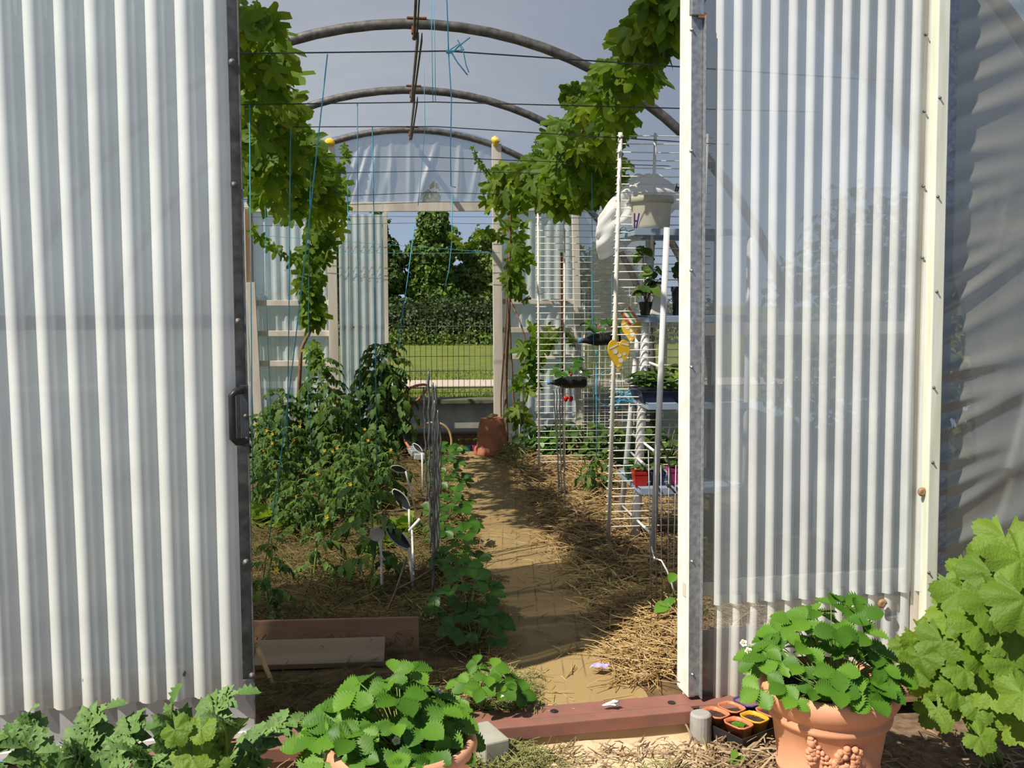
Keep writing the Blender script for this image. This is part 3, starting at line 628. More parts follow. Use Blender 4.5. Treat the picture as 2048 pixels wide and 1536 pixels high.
# ================================================================ MULCH
STF = [(0, 1, 4, 3), (1, 2, 5, 4), (2, 0, 3, 5), (3, 4, 7, 6), (4, 5, 8, 7), (5, 3, 6, 8)]
def strew(mb, n, spot, l0, l1, wd, lift=.0, tilt=.25):
    k = 0
    while k < n:
        x, y = spot(); z = (gz(x, y) if y > 3.3 else -.05); a = R(0, 6.283); L = R(l0, l1)
        d = (math.cos(a), math.sin(a), random.gauss(0, tilt)); k += 1; W_ = wd*R(.6, 1.3); dd = nrm(d); s_ = nrm(np.cross(dd, (0, 0, 1.))); n_ = np.cross(s_, dd); p_ = np.array([x, y, z+R(.0, .012)+lift*R(0, 1)**2]); bend = n_*R(-.06, .1)*L
        v = [p_-s_*W_/2, p_+s_*W_/2, p_+n_*W_*.6, p_+dd*L/2+bend-s_*W_/2, p_+dd*L/2+bend+s_*W_/2, p_+dd*L/2+bend+n_*W_*.6, p_+dd*L-s_*W_*.3, p_+dd*L+s_*W_*.3, p_+dd*L+n_*W_*.3]; mb.add(v, STF)
def inpoly(P):
    xs = [p[0] for p in P]; ys = [p[1] for p in P]
    while True:
        x = R(min(xs), max(xs)); y = R(min(ys), max(ys)); c = False; j = len(P)-1
        for i in range(len(P)):
            if (P[i][1] > y) != (P[j][1] > y) and x < (P[j][0]-P[i][0])*(y-P[i][1])/(P[j][1]-P[i][1])+P[i][0]: c = not c
            j = i
        if c: return x, y
mb = MB()
strew(mb, 3000, lambda: inpoly([(.80, 3.58), (1.05, 3.6), (1.5, 3.64), (1.6, 4.6), (1.05, 4.6), (.8, 4.0)]), .05, .16, .0045, .05)
strew(mb, 2200, lambda: inpoly([(.88, 4.6), (1.7, 4.6), (1.8, 7.6), (.95, 7.6)]), .06, .17, .006, .05)
strew(mb, 700, lambda: inpoly([(.9, 7.6), (1.7, 7.6), (1.7, 9.2), (.95, 9.2)]), .06, .15, .007, .04)
strew(mb, 420, lambda: inpoly([(.35, 3.45), (.95, 3.45), (.95, 9), (.35, 9)]), .04, .14, .004, .004, .08)
strew(mb, 1300, lambda: (.88+random.gauss(0, .06), R(3.6, 9)), .04, .13, .0045, .02, .2)
strew(mb, 500, lambda: (.36+random.gauss(0, .045), R(3.6, 9)), .04, .12, .0045, .02, .2)
solo('straw_mulch', 'golden straw strewn over the bed and the edges of the path', 'straw', mb, m_strawstuff, kind='stuff')
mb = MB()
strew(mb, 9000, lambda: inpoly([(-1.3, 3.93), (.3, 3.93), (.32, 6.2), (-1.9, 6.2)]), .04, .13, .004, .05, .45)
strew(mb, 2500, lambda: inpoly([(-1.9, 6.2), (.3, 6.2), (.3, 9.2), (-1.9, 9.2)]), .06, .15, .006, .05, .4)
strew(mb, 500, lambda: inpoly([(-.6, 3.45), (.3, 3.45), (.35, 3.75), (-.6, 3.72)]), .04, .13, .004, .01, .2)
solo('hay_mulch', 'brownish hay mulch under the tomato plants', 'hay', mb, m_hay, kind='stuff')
mb = MB()
strew(mb, 900, lambda: inpoly([(.22, 3.42), (.42, 3.42), (.42, 9), (.22, 9)]), .04, .13, .004, .03, .3)
solo('edge_straw', 'sparse straw between the strawberry row and the path', 'straw', mb, m_strawstuff, kind='stuff')
mb = MB()
strew(mb, 1500, lambda: (random.gauss(.36, .06), R(3.40, 3.75)), .02, .07, .003, .04, .5)
strew(mb, 2000, lambda: (random.gauss(.30, .09), random.gauss(3.13, .05)), .02, .07, .003, .03, .5)
strew(mb, 600, lambda: (random.gauss(1.0, .1), random.gauss(5.0, .25)), .03, .09, .003, .02, .3)
strew(mb, 500, lambda: (random.gauss(.95, .08), random.gauss(8.7, .3)), .04, .1, .006, .12, .5)
strew(mb, 250, lambda: (random.gauss(.8, .07), random.gauss(3.0, .05)), .02, .06, .003, .01, .4)
solo('grass_clippings', 'wilted grass clippings along the threshold and path edge', 'grass', mb, m_clip, kind='stuff')
mb = MB()
strew(mb, 700, lambda: (R(1.0, 2.4), R(2.5, 3.2)), .02, .09, .007, .01, .3)
strew(mb, 350, lambda: (R(.3, 1.35), random.gauss(3.16, .035)), .02, .06, .005, .01, .3)
strew(mb, 260, lambda: (random.gauss(1.05, .07), random.gauss(3.0, .08)), .03, .13, .007, .02, .3)
strew(mb, 500, lambda: (R(-1.4, .25), R(2.6, 3.2)), .02, .09, .006, .01, .3)
solo('dry_litter', 'dry stalks and leaf litter on the ground outside', 'litter', mb, m_debris, kind='stuff')

# ================================================================ VINES
def vine(label, canes, bands, dangles, loc):
    t = thing('grape_vine', label, 'vine', loc, None)
    for P, r in canes:
        mb = MB(); mb.tube(poly(P, 28), [r*(1-.55*i/27) for i in range(28)], 7); obj('cane', mb, m_cane, t, True)
    mb = MB(); ms = MB()
    for P, rad, n, size in bands:
        C = poly([p for p in P], 60); m = len(C)
        for i in range(n):
            u = rng.uniform(0, m-1.01); k = int(u); c = C[k]+(C[k+1]-C[k])*(u-k)
            rr = rad[0]+(rad[1]-rad[0])*u/m; d = rdir(); q = R(.25, 1)**.6
            off = np.array([d[0]*rr*q, d[1]*rr*q*1.2, d[2]*rr*q*.9-.1*rr])
            pos = c+off; x, z = pos[0]-CX, pos[2]-CZ; dist = math.hypot(x, z)
            if z > 0 and dist > 2.17: pos[0] = CX+x*2.17/dist; pos[2] = CZ+z*2.17/dist
            tip = nrm(np.array([off[0]*.8+R(-.5, .5), off[1]*.3+R(-.5, .2), -.75+R(-.3, .7)]))
            nn = nrm(np.array([R(-.6, .4), -.55+R(-.4, .4), .55+R(-.4, .4)]))
            mb.put(LEAF_VINE[i % 3], pos, tip, nn, size*R(.55, 1.25), R(.9, 1.1))
    for P, size in dangles:
        C = poly(P, 14); sh = MB(); sh.tube(C, .003, 5); obj('shoot', sh, m_stem, t, True)
        for i in range(1, 14):
            mb.put(LEAF_VINE[i % 3], C[i]+rdir()*.02, nrm(np.array([R(-1, 1), R(-.5, .5), -.6])), (R(-.5, .3), -.8, .5), size*(1-.5*i/14)*R(.7, 1.2))
    obj('foliage', mb, m_vine, t, True)
gl = [PY(470, 20, 4.2), PY(512, 130, 4.9), PY(545, 235, 5.7), PY(585, 310, 6.8), PY(645, 372, 8.3)]
vine('grape vine trained along the roof over the tomato bed',
     [([PG(590, 905), PY(600, 742, 9.0), PY(604, 695, 9.0), PY(628, 640, 9.0), PY(622, 560, 9.0), PY(632, 430, 8.8), gl[4]], .020), ([gl[4], gl[3], gl[2], PY(520, 150, 4.9), PY(470, 40, 4.2)], .016)],
     [(gl, (.15, .24), 470, .115), ([PY(492, 250, 5.3), PY(520, 335, 6.2), PY(560, 370, 7.0), PY(620, 385, 8.0)], (.14, .22), 210, .115),
      ([PY(655, 390, 8.6), PY(640, 470, 8.8), PY(620, 560, 8.9), PY(622, 640, 9.0)], (.19, .08), 130, .125), ([PY(620, 690, 8.9), PY(640, 745, 8.9)], (.1, .1), 20, .1)],
     [([PY(640, 560, 8.8), PY(590, 520, 8.6), PY(545, 495, 8.5), PY(500, 455, 8.3)], .15), ([PY(650, 340, 8), PY(685, 330, 7.9), PY(692, 290, 7.9)], .09), ([PY(570, 240, 5.8), PY(590, 215, 5.7), PY(600, 245, 5.7)], .06), ([PY(500, 60, 4.4), PY(510, 20, 4.3), PY(516, 15, 4.3)], .06)], PG(590, 905))
gr = [PY(1345, -20, 4.0), PY(1300, 60, 4.5), PY(1255, 150, 5.1), PY(1195, 225, 5.9), PY(1150, 290, 6.9), PY(1090, 345, 7.8), PY(1010, 375, 8.6)]
vine('grape vine trained along the roof above the white shelving',
     [([PY(1014, 897, 9.34), PY(1012, 760, 9.33), PY(1018, 620, 9.0), PY(1020, 480, 9.0), PY(1030, 390, 8.8), gl[0]*0+gr[5]], .018), ([PY(1032, 897, 9.33), PY(1022, 700, 9.2), PY(1016, 560, 8.9)], .012), ([PY(1006, 897, 9.34), PY(1002, 800, 9.33), PY(1012, 640, 9.0), PY(1014, 520, 9.0)], .010),
      ([PY(1020, 600, 9.0), PY(1042, 650, 8.9), PY(1052, 700, 8.9), PY(1040, 770, 8.9)], .009), ([gr[6], gr[5], gr[4], PY(1190, 215, 5.9), PY(1262, 120, 5.0), PY(1320, 10, 4.2)], .015)],
     [(gr[:3], (.10, .15), 140, .115), (gr[2:5], (.16, .26), 190, .115), ([PY(1190, 300, 6.8), PY(1120, 340, 7.6), PY(1010, 372, 8.6)], (.30, .22), 270, .13), ([PY(1185, 365, 7.0), PY(1120, 390, 7.6)], (.14, .14), 70, .15),
      ([PY(1025, 420, 9.0), PY(1030, 500, 9.0), PY(1040, 590, 9.0)], (.14, .10), 42, .12), ([PY(1080, 660, 8.7), PY(1060, 715, 8.7), PY(1050, 770, 8.7)], (.14, .1), 28, .13), ([PY(1032, 800, 9.2), PY(1045, 850, 9.1)], (.08, .08), 10, .12), ([PY(1162, 160, 5.9), PY(1168, 190, 5.9)], (.08, .1), 34, .1)],
     [([PY(1000, 370, 8.6), PY(965, 330, 8.5), PY(945, 292, 8.4)], .07), ([PY(1010, 480, 8.7), PY(975, 460, 8.6), PY(935, 490, 8.6), PY(900, 470, 8.6)], .11), ([PY(1060, 330, 8.2), PY(1075, 290, 8.0), PY(1080, 278, 8.0)], .06), ([PY(1085, 700, 8.6), PY(1120, 660, 8.4), PY(1150, 690, 8.4)], .1), ([PY(1050, 740, 8.7), PY(1080, 700, 8.6), PY(1100, 690, 8.6)], .1)], PG(1012, 905))

# ================================================================ TOMATO BED
def tomato(label, px, py, ptop, lean=0, leaves=22, size=.26, flowers=4, dark=False, spread=1.0):
    b = PG(px, py, -.01); tp = PY(px+lean, ptop, b[1]); t = thing('tomato_plant', label, 'plant', b, 'tomato plants')
    C = poly([b, b*.6+tp*.4+(R(-.03, .03), R(-.03, .03), 0), b*.2+tp*.8+(R(-.03, .03), 0, 0), tp], 20); mb = MB(); mb.tube(C, [.009-.006*i/19 for i in range(20)], 6); obj('stem', mb, m_stem, t, True)
    lf = MB(); rb = MB(); a = R(0, 6.28); hgt = tp[2]-b[2]
    for i in range(leaves):
        u = .12+.88*(i+.5)/leaves; k = min(int(u*19), 18); c = C[k]+(C[k+1]-C[k])*(u*19-k); a += 2.4+R(-.3, .3)
        L = size*R(.75, 1.15)*(1-.55*max(0, u-.6)/.4); up = .55+.6*max(0, u-.7)
        out = np.array([math.cos(a)*spread, math.sin(a)*spread, 0]); e_ = c+out*L+(0, 0, -L*.18+L*.5*max(0, u-.7)); mid = c+out*L*.55+(0, 0, L*.32*up)
        Q = bez(c, mid+(0, 0, L*.15), e_, 8); rb.tube(Q, [.0028-.0018*q/7 for q in range(8)], 4, False)
        for q, (w_, s_) in enumerate(((2, .30), (3, .26), (4, .40), (5, .30), (6, .34))):
            d = nrm(Q[w_+1]-Q[w_]); side = nrm(np.cross(d, (0, 0, 1.)))
            for sg in (-1, 1):
                dd = nrm(side*sg*.9+d*.45+(0, 0, -.25+R(-.2, .2))); lf.put(random.choice(LEAF_TOM), Q[w_], dd, np.array([R(-.3, .3), R(-.3, .3), 1]), L*s_*R(.8, 1.2), 1.1)
        d = nrm(Q[7]-Q[6]); lf.put(random.choice(LEAF_TOM), Q[7], d, (R(-.3, .3), 0, 1), L*.42, 1.1)
    obj('foliage', lf, m_tom, t, True); obj('leaf_stalk', rb, m_stem, t, True)
    for i in range(flowers):
        k = int(R(8, 19)); p = C[k]+np.array([R(-.08, .08), R(-.1, 0), R(-.03, .05)]); mb = MB()
        for j in range(5): mb.put(LEAF_OV[0], p, (math.cos(j*1.257), -.4, math.sin(j*1.257)), (0, -1, 0), .013, 1)
        obj('flower', mb, m_yel, t)
TL = [('tomato plant before the low white rail, second row', 545, 985, 860, 0, 24, .2), ('tomato plant crowding the middle of the bed', 700, 1010, 890, 0, 22, .19), ('tomato plant at the bed edge before the broom head', 770, 1010, 905, 0, 18, .17), ('tomato plant between lettuces and bare soil', 598, 1075, 960, 0, 20, .17), ('tomato plant in half shade behind the single-stemmed one', 705, 1040, 940, 0, 20, .17), ('tomato plant against the far white stud, topped by the vine trunk', 632, 915, 715, 14, 30, .25),
      ('tall tomato plant standing before the far sliding panel', 748, 900, 690, 15, 34, .27),
      ('tomato plant leaning over the lawn view beside the sliding panel', 786, 905, 690, -8, 26, .25),
      ('narrow tomato plant below the lowest white rail', 560, 925, 780, -5, 24, .24),
      ('tomato plant tucked by the foot of the white far post', 522, 938, 830, 0, 18, .22),
      ('dense tomato plant in the middle of the far row', 672, 930, 790, 4, 28, .25),
      ('tomato plant with yellow flowers before the tall panel plant', 745, 958, 860, 5, 26, .22),
      ('tomato plant under the thick blue string in the second row', 585, 975, 850, 0, 26, .22),
      ('tomato plant between the second and third rows beside bare soil', 660, 985, 870, 0, 22, .2),
      ('low bushy tomato plant close to the white spoon markers', 728, 985, 885, 2, 22, .2),
      ('tomato plant just inside the sliding door edge', 520, 1015, 905, 0, 20, .18),
      ('tomato plant over the pale lettuces', 560, 1040, 915, 0, 22, .18),
      ('tomato plant by the patch of bare soil', 628, 1050, 935, 6, 20, .17),
      ('upright single-stemmed tomato plant in the shaded hay', 742, 1180, 925, -18, 17, .19),
      ('small tomato plant hanging over the hay mulch', 690, 1080, 965, 0, 14, .17),
      ('shaded tomato plant at the door edge beside the plank', 545, 1240, 1075, -4, 12, .15),
      ('shaded tomato plant in the hay by the blue string', 628, 1150, 1030, 4, 10, .14)]
for l_, px, py, pt, ln, n_, s_ in TL: tomato(l_, px, py, pt, ln, int(n_*(1.35 if py < 960 else 1.0)), s_*(1 if py < 960 else .9), 5 if py < 990 else 1)
def lettuce(label, px, py, s):
    b = PG(px, py, -.005); mb = MB()
    for i in range(16):
        a = i*2.4; k = i/16; mb.put(random.choice(LEAF_LET), b+(0, 0, .01), (math.cos(a)*(1-.5*k), math.sin(a)*(1-.5*k), .35+.9*k), (-math.cos(a)*.4, -math.sin(a)*.4, 1), s*R(.8, 1.1)*(1-.3*k), 1.1)
    solo('lettuce', label, 'lettuce', mb, m_lett, 'lettuces', smooth=True)
lettuce('pale lettuce at the edge of the sliding door', 525, 1050, .14); lettuce('pale lettuce under the blue string', 570, 1062, .12)
lettuce('bright lettuce beside the white spoon markers', 808, 1068, .15); lettuce('small lettuce beside the white paddle marker', 738, 1110, .09)
lettuce('lettuce shaded by the single-stemmed tomato', 775, 1090, .1)

# spoon-shaped markers
def marker(label, px, py, tx, ty, size, tilt, white):
    bw = .36 if white else .20
    b = PG(px, py, -.02); tp = PY(tx, ty, b[1]); t = thing('garden_marker', label, 'marker', b, 'spoon-shaped garden markers')
    mb = MB(); mb.tube([b, tp], .0065, 8); obj('stick', mb, m_white, t, True)
    d = nrm(tilt); s = nrm(np.cross(d, (0, 1., 0))); n = np.cross(s, d); mb = MB(); V = []; rows = 9; 
    for sg in (1, -1):
        for i in range(rows+1):
            u = i/rows; wd = size*bw*math.sin(math.pi*(.06+.9*u))**.7
            for q in (-1, -.5, 0, .5, 1): V.append(tp+d*size*u+s*wd*q+n*(.003*sg+.09*size*(1-q*q)*math.sin(math.pi*u)))
    m = 5; Fc = []
    for k in range(2):
        o = k*(rows+1)*m
        for i in range(rows):
            for q in range(m-1):
                f = (o+i*m+q, o+i*m+q+1, o+(i+1)*m+q+1, o+(i+1)*m+q); Fc.append(f if k == 0 else f[::-1])
    mb.add(V, Fc); obj('blade', mb, m_white if white else m_dgrey, t, True)
    if not white:
        mb = MB(); 
        E_ = [tp+d*size*(i/12)+s*size*bw*math.sin(math.pi*(.06+.9*i/12))**.7 for i in range(13)]+[tp+d*size*(i/12)-s*size*bw*math.sin(math.pi*(.06+.9*i/12))**.7 for i in range(12, -1, -1)]
        mb.tube(E_, .0035, 6); obj('pale_rim', mb, m_white, t, True)
marker('spoon-shaped marker lying back beyond the stake bundle', 832, 1018, 811, 942, .11, (-.65, -.3, .25), False)
marker('dark spoon marker high over the bright lettuce', 820, 1075, 818, 1018, .15, (-.6, -.1, .8), False)
marker('dark spoon marker low on its stick beside the paddle marker', 826, 1178, 818, 1095, .15, (-.75, -.1, .75), False)
marker('pale paddle marker in the shaded hay', 765, 1190, 761, 1080, .10, (-.25, -.5, .55), True)
marker('tall white-stick marker right behind the grey stakes', 846, 985, 844, 905, .09, (-.6, .2, .6), False)
mb = MB(); p = PG(824, 1120); mb.tube([PY(818, 1062, p[1]), PY(840, 1038, p[1])], .009, 8)
mb.tube([PG(828, 1170, -.02), PY(824, 1060, p[1])], .006, 8); solo('broken_marker_stick', 'broken white marker stick with a short crosspiece', 'stick', mb, m_white, smooth=True)

# spiral plant stakes
def stakes(lst, grp, nm='spiral_stake', r=.0055, amp=.0025):
    for lb, px, py, tx, ty in lst:
        b = PG(px, py, -.03); tp = PY(tx, ty, b[1]); L = np.linalg.norm(tp-b); n = max(12, int(L/.018)); pts = []
        for i in range(n+1):
            u = i/n; a = u*L/.15*6.283; k = amp if u < .97 else amp*.3; pts.append(b+(tp-b)*u+np.array([k*math.cos(a), k*math.sin(a), 0]))
        mb = MB(); mb.tube(pts, [r]*(n-1)+[r*.8, r*.5], 6); solo(nm, lb, 'stake', mb, m_stake, grp, smooth=True)
stakes([('grey stake at the rear of the bundle by the strawberry row', 855, 1012, 847, 773), ('thickest and tallest grey stake of the bundle by the strawberry row', 861, 1112, 857, 742),
        ('grey stake touching the tallest one of the strawberry row bundle', 868, 1118, 866, 765), ('grey stake in the middle of the strawberry row bundle', 873, 1125, 871, 770),
        ('grey stake with a looped top in the strawberry row bundle', 877, 1110, 876, 820), ('dark stake standing nearest the planks in the strawberry row bundle', 866, 1205, 866, 850), ('short dark stake beside the strawberry leaves', 880, 1000, 881, 850),
        ('thin grey stake squeezed behind the dark planks-side stake', 868, 1150, 869, 800)], 'stakes beside the strawberry row', r=.007, amp=.003)
stakes([('dark stake on the trellis side of the path, first of four', 1120, 985, 1107, 778), ('dark stake on the trellis side of the path, second of four', 1117, 992, 1113, 775), ('rusty looking stake on the trellis side of the path, third of four', 1123, 998, 1119, 772), ('dark stake on the trellis side of the path, last of four', 1130, 1012, 1124, 770)], 'stakes before the wire trellis', r=.005, amp=.0022)
stakes([('thin stake behind the upturned pot, beside the cane', 1042, 905, 1039, 750), ('thin stake behind the upturned pot, nearer the trellis', 1050, 915, 1046, 765)], 'stakes behind the upturned pot', r=.005, amp=.002)
mb = MB(); mb.tube([PG(1036, 885), PY(1026, 740, PG(1036, 885)[1]), PY(1017, 640, PG(1036, 885)[1])], .010, 8); solo('bamboo_cane', 'yellow bamboo cane behind the upturned terracotta pot', 'cane', mb, m_bamboo, smooth=True)
p = PG(1122, 1000); mb = MB(); mb.tube([PG(1127, 935), PY(1123, 505, PG(1127, 935)[1])], .011, 8); solo('rusty_rod', 'brown rod standing up through the white wire trellis', 'rod', mb, m_rust, smooth=True)
# strings
def twine(lb, pts, r=.0022):
    mb = MB(); mb.tube([PY(*q) for q in pts], r, 5); solo('twine', lb, 'string', mb, m_twine, 'blue training strings', smooth=True)
b = PG(522, 1185)[1]
twine('blue string slanting from the first wire down to the shaded bed', [(655, 108, 3.75), (634, 300, 3.9), (605, 560, 4.15), (585, 730, 4.3), (556, 960, 4.55), (522, 1185, b)], .0024)
twine('blue string hanging just inside the sliding door edge', [(499, 209, 4.65), (502, 600, 4.8), (506, 1000, 5.0)], .0026)
twine('blue string from the second wire before the far sliding panel', [(715, 207, 4.65), (716, 500, 5.2), (722, 930, 6.2)])
twine('blue string over the narrow tomato plant', [(581, 254, 5.35), (578, 600, 5.7), (574, 930, 6.6)], .003)
twine('thick pale string over the tall panel tomato', [(745, 254, 5.35), (750, 600, 6.0), (754, 960, 6.6)], .003)
twine('blue string brushing the vine column', [(622, 313, 6.5), (618, 500, 6.8), (616, 800, 7.2), (628, 950, 7.3)])
twine('fine string between the vine column and the sliding panel', [(695, 345, 7.4), (697, 600, 7.6), (700, 880, 7.8)])
twine('fine string at the edge of the sliding panel', [(765, 390, 8.2), (764, 600, 8.2), (762, 760, 8.2)])
twine('fine string close beside the white far post', [(530, 313, 6.5), (532, 600, 6.8), (545, 900, 7.4)])
twine('blue string knotted to the first wire and looping to the beam', [(897, 102, 3.75), (903, 200, 3.76), (901, 300, 3.77), (902, 372, 3.78), (912, 375, 3.78)])
twine('blue string dropping from the roof to the knot on the first wire', [(893, -20, 3.7), (896, 60, 3.74), (897, 102, 3.75)])
twine('pale string dropping to the knot on the second wire', [(862, -10, 4.6), (864, 100, 4.62), (866, 204, 4.65)], .0016)
twine('pale string beside the ridge bar', [(868, -10, 4.6), (870, 110, 4.62), (871, 204, 4.65)], .0014)
twine('faint string falling past the gable to the beam', [(848, 130, 5.35), (850, 254, 5.4), (842, 350, 5.5), (836, 412, 5.5)], .0016)
twine('frayed string dangling in front of the tall far tree', [(904, 385, 8.6), (904, 480, 8.6), (898, 540, 8.6), (890, 573, 8.6)], .004)
twine('string slanting across the far trees down to the tomatoes', [(830, 445, 8.6), (815, 560, 8.6), (803, 640, 8.6), (795, 700, 8.6)], .004)
twine('string hanging among the vine leaves above the shelving', [(1183, 345, 6.6), (1184, 400, 6.6), (1185, 560, 6.7), (1190, 850, 7.0)], .0024)
twine('string falling behind the trellis to the bean bed', [(1192, 700, 7.4), (1193, 850, 7.4), (1194, 960, 7.4)], .003)
mb = MB(); c = PY(897, 104, 3.745)
for a0, a1, a2 in (((905, 105), (940, 75), (918, 92)), ((905, 108), (935, 150), (915, 125)), ((900, 102), (915, 80), (928, 100))):
    mb.tube([c]+[PY(a[0], a[1], 3.745) for a in (a0, a2, a1)], .0026, 6)
mb.tube([PY(900, 100, 3.745), PY(918, 88, 3.74), (PY(928, 108, 3.74)), PY(932, 130, 3.745), PY(938, 145, 3.745)], .0022, 6); mb.blob(c, .008, 8, 6, .2)
solo('string_bow', 'blue string bow with loose ends tied on the first wire', 'knot', mb, m_twine, smooth=True)

# hoses, planks, tools
p = PG(835, 900); Yh = p[1]
mb = MB(); mb.tube(poly([PG(812, 905), PY(802, 880, Yh), PY(797, 840, Yh), PY(801, 805, Yh), PY(815, 780, Yh), PY(838, 770, Yh), PY(856, 772, Yh), PY(845, 790, Yh), PY(820, 815, Yh), PY(805, 838, Yh), PY(802, 865, Yh-.05), PY(815, 890, Yh-.3), PG(838, 918)], 50), .012, 8)
solo('brown_hose', 'brown hose standing in a tall loop behind the grey stakes', 'hose', mb, m_terra2, smooth=True)
mb = MB(); mb.tube(poly([PY(826, 885, 9.0), PY(830, 862, 9.0), PY(855, 847, 9.0), PY(880, 847, 9.0), PY(897, 860, 9.0), PY(903, 880, 9.0), PY(902, 892, 9.0)], 30), .011, 8)
solo('bent_hoop', 'low pale brown bent hoop before the concrete wall', 'hoop', mb, m_bamboo, smooth=True)
mb = MB(); a = PG(808, 890, .05); b = PG(842, 928, .05); ax = nrm(b-a); sd = nrm(np.cross(ax, (0, 0, 1))); up = np.cross(sd, ax)
mb.box((a+b)/2, (np.linalg.norm(b-a)*.9, .09, .05), (ax, sd, up)); t = thing('broom_head', 'grey slotted broom head lying on the bed behind the stakes', 'broom', (a+b)/2-(0, 0, .04)); obj('head', mb, m_grey, t, bev=.006)
mb = MB()
for i in range(9): mb.box(a+(b-a)*(.1+.1*i)+up*.026+sd*.02, (.008, .05, .003), (ax, sd, up))
obj('slots', mb, m_black, t)
mb = MB(); mb.tube([a+up*.02, a-ax*.02+np.array([-.02, 0, .12])], .01, 8); obj('peg', mb, m_white, t, True)
mb = MB(); mb.bar(PG(830, 893, .08), PG(848, 915, .04), .05, .02, (0, 0, 1)); solo('dark_offcut', 'dark flat offcut lying beside the grey broom head', 'offcut', mb, m_dgrey, bev=.003)
A0 = PZ(838, 1303, .03); A1 = PZ(505, 1312, .03); up = np.array([0, .18, .98]); hgt = (PY(838, 1240, A0[1]+.02)-PY(838, 1303, A0[1]))[2]*1.12
mb = MB(); ax = nrm(A0-A1); mb.box((A0+A1)/2+up*hgt/2, (np.linalg.norm(A0-A1), .028, hgt), (ax, np.cross(up, ax), up)); solo('bed_plank', 'reddish plank on edge holding the front of the bed', 'plank', mb, m_plank, bev=.003)
A0 = PZ(768, 1328, .062); A1 = PZ(505, 1336, .062); mb = MB(); ax = nrm(A0-A1); sd = np.array([-ax[1], ax[0], 0]); sd = nrm(sd+np.array([0, 0, .35])); mb.box((A0+A1)/2+sd*.075, (np.linalg.norm(A0-A1), .15, .026), (ax, sd, np.cross(ax, sd))); solo('loose_plank', 'greyish plank lying loose before the upright reddish plank', 'plank', mb, m_plank2, bev=.003)
mb = MB(); mb.tube([PZ(553, 1385, .01), PY(515, 1296, 3.75)], .009, 8); solo('leaning_cane', 'short pale cane leaning inside the sliding door edge', 'cane', mb, m_bamboo, smooth=True)
mb = MB(); q = PG(775, 1235, .03); mb.tube([q, PY(792, 1180, q[1]+.1), PY(812, 1120, q[1]+.15)], .006, 6); mb.tube([PY(792, 1180, q[1]+.1), PY(830, 1160, q[1]+.1), PY(870, 1135, q[1]+.2)], .005, 6); solo('forked_twig', 'bare forked twig stuck in the hay beside the markers', 'twig', mb, m_bark, smooth=True)
# upturned pot and seedlings in bright pots
c = PG(984, 909); sc_ = c[1]/F
mb = MB(); r0 = 37*sc_; mb.lathe([(0, 0), (r0*.95, .0), (r0, .02), (r0*.97, .065), (r0*.92, .078), (r0*.86, .085), (r0*.80, .2), (r0*.79, .205), (r0*.79, .215), (r0*.765, .22), (r0*.72, .275), (r0*.715, .28), (r0*.71, .29), (r0*.69, .292), (r0*.63, .335), (r0*.60, .34), (0, .335)], c, 32)
solo('upturned_pot', 'weathered terracotta forcing pot standing upside down by the far stud', 'pot', mb, m_terra2, smooth=True)
mb = MB(); mb.tube([c+(-.04, -.06, .35), c+(.0, -.02, .365), c+(.05, .02, .36)], [.015, .02, .012], 8); mb.blob(c+(-.02, -.07, .36), .022, 10, 7, .15); solo('root_stub', 'dry knobbly root lying on the upturned pot', 'root', mb, m_bamboo, smooth=True)
for i, (px, col, nm) in enumerate(((920, (.72, .36, .03), 'yellow'), (935, (.04, .25, .40), 'blue'), (950, (.55, .06, .22), 'pink'))):
    c = PG(px, 901); m_ = M('plastic_'+nm, col, None, 20, .4); t = thing('seedling_pot', 'small %s pot with a seedling beside the upturned pot' % nm, 'pot', c, 'bright seedling pots')
    mb = MB(); v = []; 
    for z, h in ((0, .022), (.055, .03), (.055, .026), (.045, .025)): v += [(c[0]+sx_*h, c[1]+sy_*h, c[2]+z) for sx_, sy_ in ((-1, -1), (1, -1), (1, 1), (-1, 1))]
    f = [(0, 3, 2, 1), (12, 13, 14, 15)]+[(k*4+q, k*4+(q+1) % 4, k*4+4+(q+1) % 4, k*4+4+q) for k in range(3) for q in range(4)]; mb.add(v, f); obj('pot_body', mb, m_, t)
    mb = MB(); mb.box(c+(0, 0, .046), (.048, .048, .004)); obj('compost', mb, m_potsoil, t)
    mb = MB(); mb.tube([c+(0, 0, .045), c+(.004, 0, .11)], .002, 5)
    for a in (0, 2.1, 4.2): mb.put(LEAF_OV[0], c+(.004, 0, .11), (math.cos(a), math.sin(a), .1), (0, 0, 1), .04, 1.2)
    obj('seedling', mb, m_lett, t, True)
